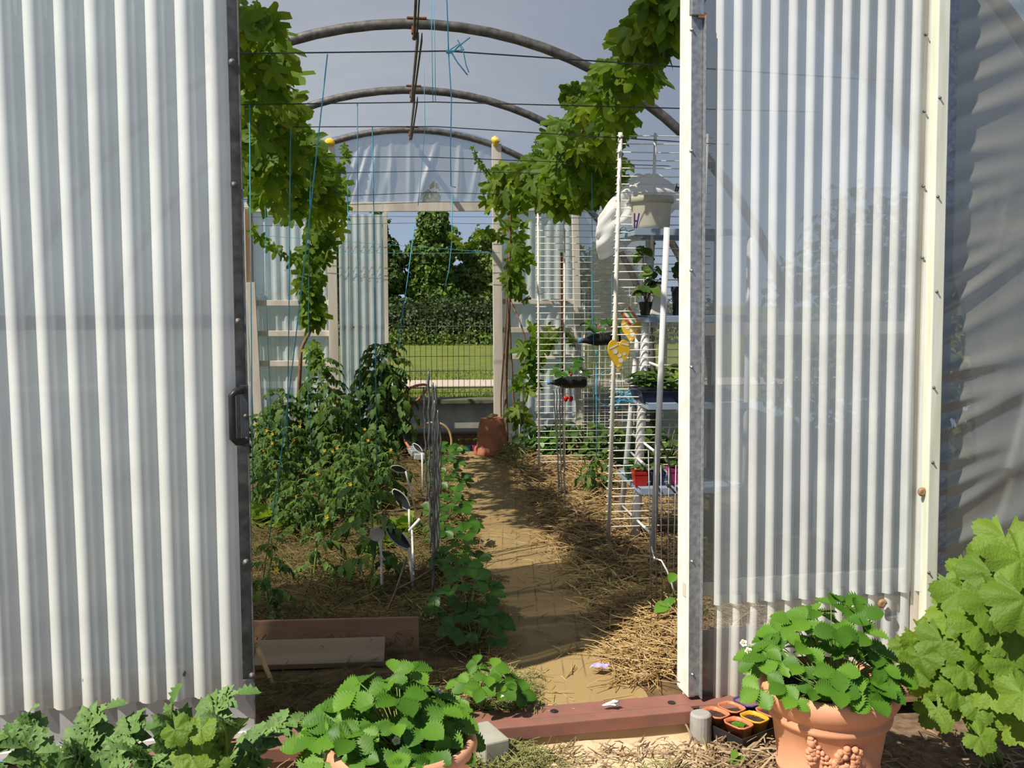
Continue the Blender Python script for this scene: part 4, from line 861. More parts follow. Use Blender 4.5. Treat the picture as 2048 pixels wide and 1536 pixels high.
# ================================================================ STRAWBERRIES AND LOW PLANTS
def strawberry(label, b, n, spread, h0, h1, size, mat, flowers=0, berries=0, group=None, name='strawberry_plant', face=None, lean=(0, 0)):
    b = np.asarray(b, float); t = thing(name, label, 'plant', b, group); lf = MB(); st = MB(); tips = []
    for i in range(n):
        a = i*2.4+R(-.2, .2); q = math.sqrt((i+.6)/n); rr = spread*q; h = h0+(h1-h0)*(1-q**1.8)*R(.45, 1.15)+R(-.015, .015)
        e_ = b+np.array([math.cos(a)*rr+lean[0], math.sin(a)*rr+lean[1], h]); root = b+np.array([math.cos(a)*rr*.18, math.sin(a)*rr*.18, 0])
        st.tube(bez(root, root*.45+e_*.55+(0, 0, h*.35), e_, 6), size*.022, 5, False); tips.append(e_)
        out = nrm(np.array([math.cos(a)*(.4+q), math.sin(a)*(.4+q), .25-.55*q+R(-.3, .35)])); up = nrm(np.array([math.cos(a)*q*.7+R(-.25, .25), math.sin(a)*q*.7+R(-.4, .3)-.38, 1]))
        sd = nrm(np.cross(out, up)); s = size*R(.75, 1.15)
        lf.put(LEAF_ST[i % 3], e_, out, up, s, 1.0)
        for sg in (-1, 1): lf.put(LEAF_ST[(i+1) % 3], e_, nrm(out*.25+sd*sg), nrm(up+sd*sg*.15+rdir()*.1), s*.93, 1.0)
    obj('foliage', lf, mat, t, True); obj('leaf_stalk', st, m_stem, t, True)
    for k in range(flowers):
        a = (-2.4+1.7*R(0, 1)) if face is None else face[k][0]; q = R(.6, 1.0) if face is None else face[k][1]; h = (h0*1.0+R(.02, .5)*(h1-h0)) if face is None else face[k][2]
        p = b+np.array([math.cos(a)*spread*q+lean[0], math.sin(a)*spread*q+lean[1], h]); nn = nrm(np.array([R(-.3, .1), -.8, .5])); u_ = nrm(np.cross(nn, (1, .1, .2))); v_ = np.cross(nn, u_); fr = size*.17
        mb = MB(); mb.tube(bez(b+(0, 0, .01), b*.5+p*.5+(0, 0, .04), p, 6), .0012, 4, False); obj('flower_stalk', mb, m_stem, t)
        mb = MB()
        for j in range(5):
            d = u_*math.cos(j*1.257)+v_*math.sin(j*1.257); w2 = u_*math.cos(j*1.257+1.57)+v_*math.sin(j*1.257+1.57)
            ring = [p+nn*.001]+[p+d*fr*(1.05+.75*math.cos(x))*.55+w2*fr*.42*math.sin(x)+nn*fr*.25*(1+math.cos(x))*.3 for x in np.linspace(0, 6.283, 10)[:-1]]
            mb.add(ring, [(0, 1+x, 1+(x+1) % 9) for x in range(9)])
        fl = obj('flower', mb, m_petal, t, True); mb = MB(); mb.blob(p+nn*.002, fr*.28, 8, 6); obj('flower_centre', mb, m_yel, fl, True)
    for k in range(berries):
        a = R(-2.6, -.6); p = b+np.array([math.cos(a)*spread*.8, math.sin(a)*spread*.8, .03+R(0, .02)]); mb = MB()
        mb.lathe([(0, -.014), (.006, -.010), (.011, -.001), (.011, .006), (.007, .010), (0, .011)], p, 10); obj('berry', mb, m_red, t, True)
    return t
ROW = [('strawberry plant at the far end of the row, by the bright pots', 893, 918, 10, .13, .07, .16), ('strawberry plant second from the far end of the row', 892, 950, 10, .14, .07, .17), ('strawberry plant third from the far end of the row', 897, 990, 12, .15, .07, .18),
       ('sunlit strawberry plant alongside the middle of the stake bundle', 900, 1035, 13, .15, .07, .18), ('strawberry plant level with the foot of the stake bundle', 908, 1085, 13, .15, .06, .17), ('strawberry plant with red berries in deep shade', 918, 1150, 12, .15, .06, .15), ('dark strawberry plant just before the reddish plank end', 938, 1225, 13, .16, .06, .16), ('dark strawberry plant beside the plank end', 950, 1290, 12, .15, .06, .15)]
for i, (l_, px, py, n_, sp_, h0_, h1_) in enumerate(ROW): strawberry(l_, PG(px, py), n_, sp_, h0_, h1_, .075, m_strawin, 0, 3 if i == 5 else 0, 'strawberry row beside the path')
strawberry('sunlit strawberry plant spilling over the red threshold', PZ(962, 1412, .03), 15, .12, .05, .17, .062, m_straw, 3, 0, None, lean=(.02, 0))

def bush(label, px, py, h, rad, n, size, mat, tmpl, group, cat='plant', name='bean_plant'):
    b = PG(px, py, -.01); t = thing(name, label, cat, b, group); lf = MB(); st = MB()
    for i in range(n):
        a = R(0, 6.283); q = R(0, 1)**.5; z = h*R(.15, 1)*(1-.35*q*q); p = b+np.array([math.cos(a)*rad*q, math.sin(a)*rad*q, z])
        if i % 2 == 0: st.tube(bez(b, b+(0, 0, z*.7), p, 5), .003, 4, False)
        lf.put(random.choice(tmpl), p, nrm(np.array([math.cos(a), math.sin(a)-.3, -.35+R(-.3, .3)])), (R(-.4, .4), R(-.7, .1), 1), size*R(.7, 1.2), 1.15)
    obj('foliage', lf, mat, t, True); obj('stem', st, m_stem, t, True)
G_ = 'low crop plants behind the wire trellis'
for l_, px, py, h_, r_, n_ in (('low leafy plant at the post of the far wire trellis', 1066, 905, .30, .17, 50), ('low leafy plant behind the far trellis bar', 1095, 912, .34, .2, 60), ('leafy plant behind the dark stakes', 1135, 912, .34, .2, 60), ('leafy plant beyond the tomato seedling on the straw', 1172, 915, .36, .2, 60),
                            ('leafy plant behind the white trellis post', 1212, 918, .36, .22, 60), ('leafy plant behind the rear shelving post', 1252, 920, .34, .2, 60), ('leafy plant behind the ladder brace of the shelving', 1292, 922, .38, .2, 60), ('leafy plant seen between the two slim shelving posts', 1340, 930, .34, .15, 50)):
    bush(l_, px, py, h_, r_, n_, .085, m_strawin if px % 2 else m_tom, LEAF_OV, G_)
tomato('young bushy tomato plant on the straw before the trellis', 1190, 985, 905, 0, 20, .15, 0)
bush('tiny green seedling at the foot of the young tomato', 1165, 990, .05, .08, 14, .05, m_strawin, LEAF_OV, None, name='seedling')
for l_, px, py in (('leafy clump before the concrete wall by the bent hoop', 905, 872), ('leafy clump before the concrete wall near the upturned pot', 935, 868)): bush(l_, px, py, .16, .2, 40, .09, m_lett, LEAF_OV, 'clumps before the concrete wall', name='low_plant')
bush('plant leaning out at the foot of the white door jamb', 1358, 1238,   .26, .06, 6, .08, m_straw, LEAF_OV, None, name='jamb_plant')
bush('yellowing lettuce beside the white door jamb', 1362, 1200, .09, .05, 10, .08, m_lett, LEAF_LET, None, name='lettuce')

# ================================================================ WIRE TRELLISES
def trellis(label, b, tp, x1, rung, posts, rr=.0035, up=None, zlo=.05, mat=None):
    """b, tp: foot and head of the main post; rungs run along X"""
    t = thing('wire_trellis', label, 'trellis', b, None); mat = mat or m_whitewire; d = tp-b
    for x, r, z0, z1 in posts:
        mb = MB(); mb.tube([b+d*z0+(x, 0, 0), b+d*z1+(x, 0, 0)], r, 8); obj('post', mb, mat, t, True)
    mb = MB(); z = zlo; n = 0
    while z <= 1.0:
        p = b+d*z; mb.tube([p+(-.02, -.004, 0), p+((x1-p[0])*.5, -.004, R(-.003, .003)), (x1, p[1]-.004, p[2])], rr, 5); z += rung/np.linalg.norm(d)
    obj('rungs', mb, mat, t, True); return t
b = PG(1216, 1083, -.03); tp = PY(1241, 265, b[1])
trellis('tall white wire trellis panel beside the white shelving', b, tp, 1.74, .0445, [(0, .0125, 0, 1.0), (.20, .009, .72, 1.0), (.5, .009, 0, 1.0)], .0032)
b = PG(1078, 942, -.03); tp = PY(1076, 415, b[1])
trellis('white wire trellis panel across the bed, nearer the far gable', b, tp, b[0]+.62, .05, [(0, .0095, 0, 1.0), (.21, .008, 0, 1.0), (.60, .0085, 0, 1.02)], .0032)
t = thing('square_wire_grid', 'fine square wire mesh panel behind the white shelving', 'mesh', PG(1260, 930), None); Ym = 8.6; mb = MB()
pa, pb = PY(1165, 575, Ym), PY(1420, 865, Ym)
x = pa[0]
while x < 2.15: mb.tube([(x, Ym, pb[2]-.2), (x, Ym, pa[2]-(.0 if x > 1.7 else .0))], .0022, 4); x += .052
z = pb[2]-.2
while z < pa[2]: mb.tube([(pa[0], Ym, z), (2.15, Ym, z)], .0022, 4); z += .052
obj('wire_mesh', mb, m_whitewire, t)
for x in (pa[0]+.02, 1.7): mb = MB(); mb.tube([(x, Ym+.01, -.02), (x, Ym+.01, pa[2])], .008, 6); obj('post', mb, m_whitewire, t, True)
# wire plant support inside the jamb
t = thing('wire_support', 'tall thin wire plant support inside the door jamb', 'support', PG(1335, 1238), None); Yw = PG(1335, 1238)[1]
for k, (xt, yt, xb, yb) in enumerate(((1297, 900, 1304, 1225), (1312, 880, 1313, 1215), (1322, 930, 1325, 1215), (1338, 930, 1337, 1218), (1352, 930, 1347, 1230))):
    mb = MB(); mb.tube([PY(xt, yt, Yw), PY((xt+xb)/2-1, (yt+yb)/2, Yw), PY(xb, yb, Yw)], .0028, 6); obj('rod', mb, m_stake, t, True)
mb = MB(); mb.tube([PY(1304, 1225, Yw), PY(1320, 1250, Yw), PG(1343, 1268)], .0028, 6); mb.tube([PY(1347, 1230, Yw), PG(1343, 1268)], .0028, 6); obj('foot', mb, m_stake, t, True)
mb = MB(); mb.tube(poly([PY(1320, 880, Yw), PY(1335, 915, Yw), PY(1342, 960, Yw), PY(1338, 975, Yw), PY(1332, 965, Yw), PY(1350, 985, Yw)], 24), .0045, 6); obj('tied_loop', mb, m_wire, t, True)
mb = MB(); mb.tube(poly([PG(1302, 1150, .15), PY(1310, 1118, Yw), PY(1322, 1120, Yw), PY(1338, 1150, Yw), PY(1350, 1190, Yw)], 20), .004, 5); solo('wire_tangle', 'pale tangled tie around the wire plant support', 'tie', mb, m_white, smooth=True)

# ================================================================ SHELVING
SX0, SX1, SY0, SY1 = 1.33, 1.93, 5.45, 6.05
t = thing('shelving_unit', 'white pipe shelving unit with four blue-grey shelves', 'shelf', (1.6, 5.75, .03), None)
def post(px, py, tx, ty, r, Y=None):
    b = PG(px, py, -.03); b[1] = Y or b[1]; mb = MB(); mb.tube([b, PY(tx, ty, b[1])], r, 12); return obj('post', mb, m_pipe, t, True), b
_, b0 = post(1305, 1120, 1334, 455, .0165); pm, b1 = post(1270, 1078, 1301, 475, .028); _, b2 = post(1240, 1045, 1292, 500, .017)
mb = MB()
for k in range(20):
    c = b1+(PY(1301, 475, b1[1])-b1)*(.03+.05*k); mb.box(c+(.022, -.020, 0), (.01, .006, .012))
obj('clip', mb, m_dsteel, pm)
for x in (1.92,):
    for y in (SY0, SY1):
        mb = MB(); mb.tube([(x, y, gz(x, y)-.03), (x, y, 1.84)], .0165, 12); obj('post', mb, m_pipe, t, True)
for (pa_, pc_) in (((1265, 868), (1316, 908)), ((1245, 1012), (1311, 1076)), ((1280, 718), (1322, 734)), ((1262, 905), (1290, 930))):
    mb = MB(); mb.tube([PY(*pa_, b2[1]), PY(*pc_, b0[1])], .0075, 8); obj('rung', mb, m_pipe, t, True)
SH = {}
for k, (px, py) in enumerate(((1270, 470), (1296, 645), (1297, 820), (1282, 990))):
    q = PY(px, py, SY0-.02); z = q[2]; x0 = q[0]; SH[k] = (z+.035, x0)
    mb = MB(); mb.box(((x0+SX1)/2, (SY0+SY1)/2-.01, z+.030), (SX1-x0, SY1-SY0-.02, .008)); 
    for c, s in ((((x0+SX1)/2, SY0-.017, z+.018), (SX1-x0, .006, .036)), (((x0+SX1)/2, SY1-.003, z+.018), (SX1-x0, .006, .036)), ((x0+.003, (SY0+SY1)/2-.01, z+.018), (.006, SY1-SY0-.02, .036))): mb.box(c, s)
    if k == 1: pass
    obj('shelf_board', mb, m_blueshelf, t, bev=.0015)
def onshelf(k, px, Y):
    x = PY(px, 700, Y)[0]; return np.array([x, Y, SH[k][0]-.001])
# top shelf: bucket, fleece, pegs
c = onshelf(0, 1298, 5.60); rr = 42*5.6/F
m_bucket = M('milky_plastic', (.72, .68, .56), (.66, .62, .5), 9, .4, trans=.35)
t = thing('bucket', 'milky white bucket on the topmost blue-grey shelf', 'bucket', c, None)
mb = MB(); mb.lathe([(0, .004), (rr*.88, .0), (rr*.92, .03), (rr*.98, .15), (rr*.985, .155)], c, 32); obj('bucket_body', mb, m_bucket, t, True)
mb = MB(); mb.lathe([(rr*.98, .15), (rr*1.09, .152), (rr*1.10, .185), (rr*1.03, .192), (rr*1.0, .19), (rr*.97, .15)], c, 32); obj('bucket_rim', mb, m_bucket, t, True)
m_fleece = M('white_fleece', (.93, .93, .92), (.90, .90, .88), 6, .7, trans=.4)
F0 = [PY(*q) for q in ((1196, 478, 6.0), (1238, 445, 6.0), (1290, 405, 6.0), (1335, 395, 6.0), (1395, 400, 6.0))]; FC = poly(F0, 40)
def fleece(u, v):
    k = u*39; i = min(int(k), 38); c = FC[i]+(FC[i+1]-FC[i])*(k-i); a = 2*math.pi*v; ext = .06+.11*math.sin(math.pi*min(u*1.15+.08, 1))**.8
    if u < .02: ext *= .75
    fold = 1+.10*math.sin(7*a+9*u)+.06*math.sin(13*a-14*u)+.05*math.sin(24*u+3*a)
    d = np.array([.35*math.cos(a), .85*math.cos(a), 1.0*math.sin(a)]) ; return c+d*ext*fold*np.array([1, .9, 1.05])
mb = MB(); mb.grid(fleece, 70, 48); solo('plastic_fleece', 'crumpled white fleece bundled behind the milky bucket', 'fleece', mb, m_fleece, smooth=True)
def peg(lb, px, py, Y, m, L=.07, ang=.2):
    p = PY(px, py, Y); mb = MB(); d = nrm((math.sin(ang), -.1, math.cos(ang)))
    mb.bar(p-d*L/2+(-.005, 0, 0), p+d*L/2+(-.012, 0, 0), .007, .012); mb.bar(p-d*L/2+(.004, 0, 0), p+d*L/2+(.014, 0, 0), .007, .012); mb.tube([p+(-.012, 0, 0), p+(.012, 0, 0)], .005, 8)
    solo('clothes_peg', lb, 'peg', mb, m, None, bev=.001)
peg('purple clothes peg clipped to the edge of the top shelf', 1272, 442, 5.46, M('purple_plastic', (.10, .04, .26), None, 20, .4), .085, .05)
peg('black clothes peg above the white fleece', 1355, 375, 5.9, m_black, .05, .3)
peg('dark red clothes peg among the vine leaves', 1184, 412, 7.0, m_red, .06, -.4)
# second shelf
def pot(lb, c, r0, r1, h, m, soil=True, name='flower_pot', n=24, sq=False):
    t = thing(name, lb, 'pot', c, None); mb = MB()
    if sq:
        v = []
        for z, hw in ((0, r0), (h*.8, r1*.96), (h*.8, r1*1.02), (h, r1*1.05), (h, r1*.95), (h*.85, r1*.9)): v += [(c[0]+a*hw, c[1]+b_*hw, c[2]+z) for a, b_ in ((-1, -1), (1, -1), (1, 1), (-1, 1))]
        k = 5; mb.add(v, [(0, 3, 2, 1)]+[(j*4+q, j*4+(q+1) % 4, j*4+4+(q+1) % 4, j*4+4+q) for j in range(k) for q in range(4)])
        obj('pot_body', mb, m, t, bev=.002); mb = MB(); mb.box(np.asarray(c)+(0, 0, h*.87), (r1*1.84, r1*1.84, .004)); obj('compost', mb, m_potsoil, t)
    else:
        mb.lathe([(0, 0), (r0, 0), (r1*.97, h*.82), (r1*1.05, h*.83), (r1*1.06, h), (r1*.97, h), (r1*.94, h*.88)], c, n); obj('pot_body', mb, m, t, True)
        mb = MB(); mb.lathe([(0, h*.9), (r1*.945, h*.88)], c, n); obj('compost', mb, m_potsoil, t)
    return t
c = onshelf(1, 1291, 5.6); pot('small black pot on the second shelf', c, .03, .04, .078, m_black)
def sapling(lb, root, tips, n, size, mat):
    t = thing('sapling', lb, 'plant', root, None); st = MB(); lf = MB()
    for tp_ in tips:
        Q = bez(root, np.asarray(root)*.5+np.asarray(tp_)*.5+(0, 0, .05), tp_, 12); st.tube(Q, [.005-.003*i/11 for i in range(12)], 5)
        for i in range(n):
            k = int(R(4, 12)); a = R(0, 6.28); lf.put(random.choice(LEAF_OV), Q[min(k, 11)], nrm((math.cos(a), math.sin(a), -.2)), (R(-.5, .5), -.6, .8), size*R(.7, 1.2), 1.2)
    obj('stem', st, m_bark, t, True); obj('foliage', lf, mat, t, True)
sapling('leafy sapling growing from the small black pot', c+(0, 0, .07), [PY(1283, 492, 5.6), PY(1310, 535, 5.55), PY(1275, 575, 5.55), PY(1318, 560, 5.6)], 8, .075, m_tom)
c2 = onshelf(1, 1357, 5.6); pot('tall black pot at the jamb end of the second shelf', c2, .035, .046, .165, m_black)
sapling('slim seedling in the tall black pot', c2+(0, 0, .15), [PY(1350, 530, 5.6), PY(1362, 520, 5.6)], 7, .05, m_tom)
mb = MB(); a = onshelf(1, 1309, 5.55); mb.bar(a+(0, 0, .004), PY(1320, 570, 5.6), .055, .03, (1, 0, .0)); solo('leaning_tile', 'beige tile leaning between the black pots', 'tile', mb, m_oldwhite, bev=.003)
# hearts and seed packet
def heart(lb, px, py, Y, wd, ht, yaw, stx, sty):
    c = PY(px, py, Y); t = thing('hanging_heart', lb, 'ornament', c-(0, 0, ht/2), 'yellow heart ornaments'); ca, sa = math.cos(yaw), math.sin(yaw)
    def out(a):
        x = 16*math.sin(a)**3; y = 13*math.cos(a)-5*math.cos(2*a)-2*math.cos(3*a)-math.cos(4*a); return x/16*wd/2, (y+2.5)/14.5*ht/2*(1.0)
    n = 48; V = []
    for off in (-.007, .007):
        for k in range(n): x, z = out(2*math.pi*k/n); V.append(c+np.array([x*ca-off*sa, x*sa+off*ca, z]))
    V += [c+np.array([.007*sa, -.007*ca, 0]), c+np.array([-.007*sa, .007*ca, 0])]
    mb = MB(); mb.add(V, [(k, k+n, (k+1) % n+n, (k+1) % n) for k in range(n)]+[(2*n, k, (k+1) % n) for k in range(n)]+[(2*n+1, n+(k+1) % n, n+k) for k in range(n)])
    hb = obj('heart_board', mb, m_heart, t)
    def P_(x, z): return c+np.array([x*ca+.0085*sa, x*sa-.0085*ca, z])
    for x, z, r in ((-.17, .14, .11), (.03, .02, .085), (.10, -.13, .11), (-.02, -.30, .05), (.26, .06, .07)):
        mb = MB(); mb.add([P_(x*wd, z*ht)]+[P_(x*wd+r*wd*math.cos(q), z*ht+r*wd*math.sin(q)) for q in np.linspace(0, 6.283, 17)[:-1]], [(0, 1+k, 1+(k+1) % 16) for k in range(16)]); obj('white_dot', mb, m_white, hb)
    for x0, z0, x1, z1 in ((-.46, .20, -.06, .32), (.10, .36, .46, .30)):
        mb = MB(); mb.add([P_(x0*wd, z0*ht), P_(x1*wd, z1*ht), P_(x1*wd, (z1+.055)*ht), P_(x0*wd, (z0+.055)*ht)], [(0, 1, 2, 3)]); obj('white_stripe', mb, m_white, hb)
    mb = MB(); mb.tube([c+(-.01, 0, ht*.33), PY(stx, sty, Y), c+(.0, .004, ht*.33)], .0015, 5); obj('hanging_cord', mb, m_raffia, t)
m_heart = M('yellow_painted_board', (.80, .50, .03), (.74, .45, .03), 8, .5)
heart('yellow spotted heart hanging before the white trellis post', 1237, 712, 5.55, .126, .185, .1, 1233, 625)
heart('yellow spotted heart half hidden behind the seed packet', 1262, 662, 5.75, .115, .16, -.3, 1262, 590)
p = PY(1260, 632, 5.62); t = thing('seed_packet', 'striped seed packet dangling above the yellow hearts', 'packet', p-(0, 0, .05), None)
u_ = nrm((.75, .1, .6)); v_ = nrm((-.55, .1, .8)); mb = MB(); nn = np.cross(u_, v_); mb.box(p, (.07, .1, .004), (u_, v_, nn)); obj('packet_body', mb, m_white, t, bev=.001)
for k, cl in ((-.028, (.7, .12, .03)), (0, (.12, .32, .08)), (.022, (.75, .25, .08))):
    mb = MB(); mb.box(p+u_*k-nn*.0+np.array([0, -.0, 0]), (.014, .092, .006), (u_, v_, nn)); obj('printed_stripe', mb, M('print', cl, None, 20, .5), t)
mb = MB(); mb.tube([p+v_*.05, PY(1225, 600, 5.7), PY(1232, 540, 5.7)], .0015, 5); mb.tube([p+v_*.05, PY(1262, 590, 5.6), PY(1278, 570, 5.5)], .0015, 5); obj('hanging_cord', mb, m_raffia, t)
# third shelf: seed tray
za = SH[2][0]; xa = PY(1272, 800, 5.62)[0]
t = thing('seed_tray', 'navy seed tray on the third shelf', 'tray', (xa+.2, 5.62, za), None); mb = MB()
x1 = 1.86; y0, y1 = 5.48, 5.80; v = []
for z, g in ((0, .015), (.058, 0), (.060, -.006), (.064, -.006), (.064, .004), (.05, .006)): v += [(xa+g, y0+g, za+z), (x1-g, y0+g, za+z), (x1-g, y1-g, za+z), (xa+g, y1-g, za+z)]
mb.add(v, [(0, 3, 2, 1)]+[(j*4+q, j*4+(q+1) % 4, j*4+4+(q+1) % 4, j*4+4+q) for j in range(5) for q in range(4)]); obj('tray_body', mb, M('navy_plastic', (.02, .025, .06), None, 20, .4), t, bev=.002)
mb = MB(); mb.box(((xa+x1)/2, (y0+y1)/2, za+.05), (x1-xa-.02, y1-y0-.02, .006)); obj('compost', mb, m_potsoil, t)
def sprout(lb, c, h, n, size, grp, mat=None):
    lf = MB(); st = MB(); t = thing('tray_seedling', lb, 'seedling', c, grp); st.tube([c, c+(R(-.01, .01), 0, h)], .003, 5)
    for i in range(n):
        a = i*2.4; u = .3+.7*i/n; lf.put(random.choice(LEAF_OV), c+(0, 0, h*u), nrm((math.cos(a), math.sin(a), .25)), (0, -.4, 1), size*R(.8, 1.1), 1.1)
    obj('stem', st, m_stem, t); obj('foliage', lf, mat or m_tom, t, True)
for l_, px, y_, h_, mt in (('seedling at the outer corner of the navy tray', 1276, 5.6, .10, None), ('seedling second from the outer corner of the navy tray', 1290, 5.55, .11, None), ('seedling in the middle of the navy tray', 1306, 5.62, .12, None), ('seedling behind the white pole in the navy tray', 1322, 5.55, .11, None), ('seedling next to the yellow leaf in the navy tray', 1340, 5.6, .12, None), ('yellow-leaved seedling at the jamb end of the navy tray', 1360, 5.58, .15, m_lett)):
    sprout(l_, np.array([PY(px, 780, y_)[0], y_, za+.05]), h_, 10, .075, 'seedlings in the navy tray', mt)
# bottom shelf pots
for l_, px, y_, r_, m_, h_ in (('square red pot on the lowest shelf', 1283, 5.54, .043, M('red_plastic', (.50, .03, .02), None, 20, .4), .085), ('navy square pot next to the red one', 1318, 5.54, .04, M('navy_pot', (.03, .04, .10), None, 20, .4), .08), ('magenta square pot at the jamb end of the lowest shelf', 1357, 5.56, .05, M('magenta_plastic', (.42, .03, .18), None, 20, .4), .095), ('dark green pot behind the red one on the lowest shelf', 1266, 5.75, .04, M('green_plastic', (.03, .09, .05), None, 20, .4), .08)):
    c = onshelf(3, px, y_); pot(l_, c, r_*.75, r_, h_, m_, sq=True, name='square_pot'); sprout('little plant growing in the '+l_, c+(0, 0, h_*.87), .05, 6, .05, None)
# string tangle, raffia bow
p = PY(1248, 795, 5.85); mb = MB()
for k in range(9):
    a = R(0, 6.28); Q = [p+np.array([.085*math.cos(x+a)*R(.6, 1.1)+.02, .05*math.sin(x*2+a), .045*math.sin(x+a*1.7)*R(.6, 1.2)+(-.02*math.cos(x))]) for x in np.linspace(0, 6.0, 14)]; mb.tube(poly(Q, 40), .0024, 5)
mb.tube(poly([p, PY(1235, 745, 5.8), PY(1205, 745, 5.8), PY(1190, 775, 5.8), PY(1200, 805, 5.8), PY(1225, 815, 5.8)], 30), .0022, 5)
solo('string_tangle', 'tangle of blue string caught on the rear shelving post', 'string', mb, m_twine, smooth=True)
p = PY(1238, 462, 5.62); mb = MB()
for k in range(5): mb.tube(poly([p, p+np.array([R(-.05, .05), -.01, R(-.05, .03)]), p+np.array([R(-.07, .08), -.01, R(-.1, -.02)])], 10), .0022, 5)
mb.blob(p, .012, 8, 6, .2); solo('string_knot', 'blue string knot tying the trellis post beside the fleece', 'knot', mb, m_twine, smooth=True)
p = PY(1226, 830, 5.62); mb = MB()
for k in range(14): mb.tube([p+rdir()*.008, p+np.array([R(-.01, .06), -.015, R(-.12, -.01)])*R(.5, 1.1)], .0017, 4)
for k in range(9): mb.tube([p+rdir()*.008, p+np.array([R(-.012, .004), .0, -.1]), p+np.array([R(-.03, .0), 0, R(-.32, -.18)])], .0017, 4)
mb.blob(p, .016, 8, 6, .2); solo('raffia_bow', 'raffia bow tied round the white trellis post', 'bow', mb, m_raffia, smooth=True)
# bottle planters
def bottle(lb, pa_, pb_, Y, r, plant_lb, hang):
    a = PY(*pa_, Y); b = PY(*pb_, Y); L = np.linalg.norm(b-a); d = nrm(b-a); t = thing('bottle_planter', lb, 'bottle', a, 'hanging bottle planters')
    prof = [(0, 0), (r*.33, .0), (r*.33, .02), (r*.42, .024), (r*.40, .03), (r*.55, .055), (r*.85, .09), (r, .12)]
    z = .13
    while z < L-.02: prof += [(r, z), (r*.95, z+.007), (r, z+.014)]; z += .022
    prof += [(r*.95, L-.008), (r*.8, L), (0, L)]
    mb = MB(); mb.lathe(prof, a, 24, d); obj('bottle_body', mb, m_black, t, True)
    mb = MB(); mb.lathe([(0, -.012), (r*.38, -.012), (r*.40, .012), (r*.36, .014)], a, 18, d); obj('cap', mb, M('blue_cap', (.10, .30, .62), None, 20, .4), t, True)
    mb = MB()
    for u in (.3, .8): mb.tube([a+d*L*u+(0, 0, r*.9), (a+d*L*u)+np.array([.0, .02, hang])], .0018, 4)
    obj('hanging_cord', mb, m_twine, t)
    strawberry(plant_lb, a+d*L*.55+(0, 0, r*.85), 9, .16, .03, .14, .075, m_strawin, 1, 2, 'strawberries in bottle planters')
bottle('black bottle planter hung lower, with its blue cap toward the path', (1098, 765), (1172, 764), 7.9, .045, 'strawberry plant growing from the lower black bottle', .42)
bottle('black bottle planter hung higher, partly behind the yellow heart', (1160, 682), (1240, 675), 7.0, .045, 'strawberry plant growing from the higher black bottle', .45)
p = PY(1136, 797, 7.85); 
for l_, dx in (('pair berry on the path side below the lower bottle', -.018), ('pair berry on the trellis side below the lower bottle', .022)):
    mb = MB(); mb.lathe([(0, -.03), (.012, -.02), (.021, .0), (.02, .012), (.01, .02), (0, .021)], p+(dx, 0, 0), 12); mb.tube([p+(dx, 0, .02), PY(1140, 775, 7.88)], .0016, 4); solo('strawberry_fruit', 'ripe '+l_, 'berry', mb, m_red, 'ripe berries below the bottle', smooth=True)
# small things on the path
p = PZ(1192, 1334, .03); mb = MB(); V = []
for j in range(4):
    for i in range(6): V.append(p+np.array([-.03+.012*i+.01*j, -.02+.012*j-.004*i, .004+.01*abs(math.sin(i*1.3+j))]))
mb.add(V, [(j*6+i, j*6+i+1, (j+1)*6+i+1, (j+1)*6+i) for j in range(3) for i in range(5)]); solo('paper_scrap', 'crumpled lilac paper scrap on the path by the straw', 'paper', mb, M('lilac_paper', (.46, .40, .66), None, 20, .7), smooth=False)
p = PZ(1226, 1412, .03); mb = MB(); mb.blob(p+(0, 0, .008), .011, 14, 10, .3, (2.4, .9, .7), 5); solo('white_fluff', 'tuft of white fluff on the red threshold', 'fluff', mb, m_white, smooth=True)
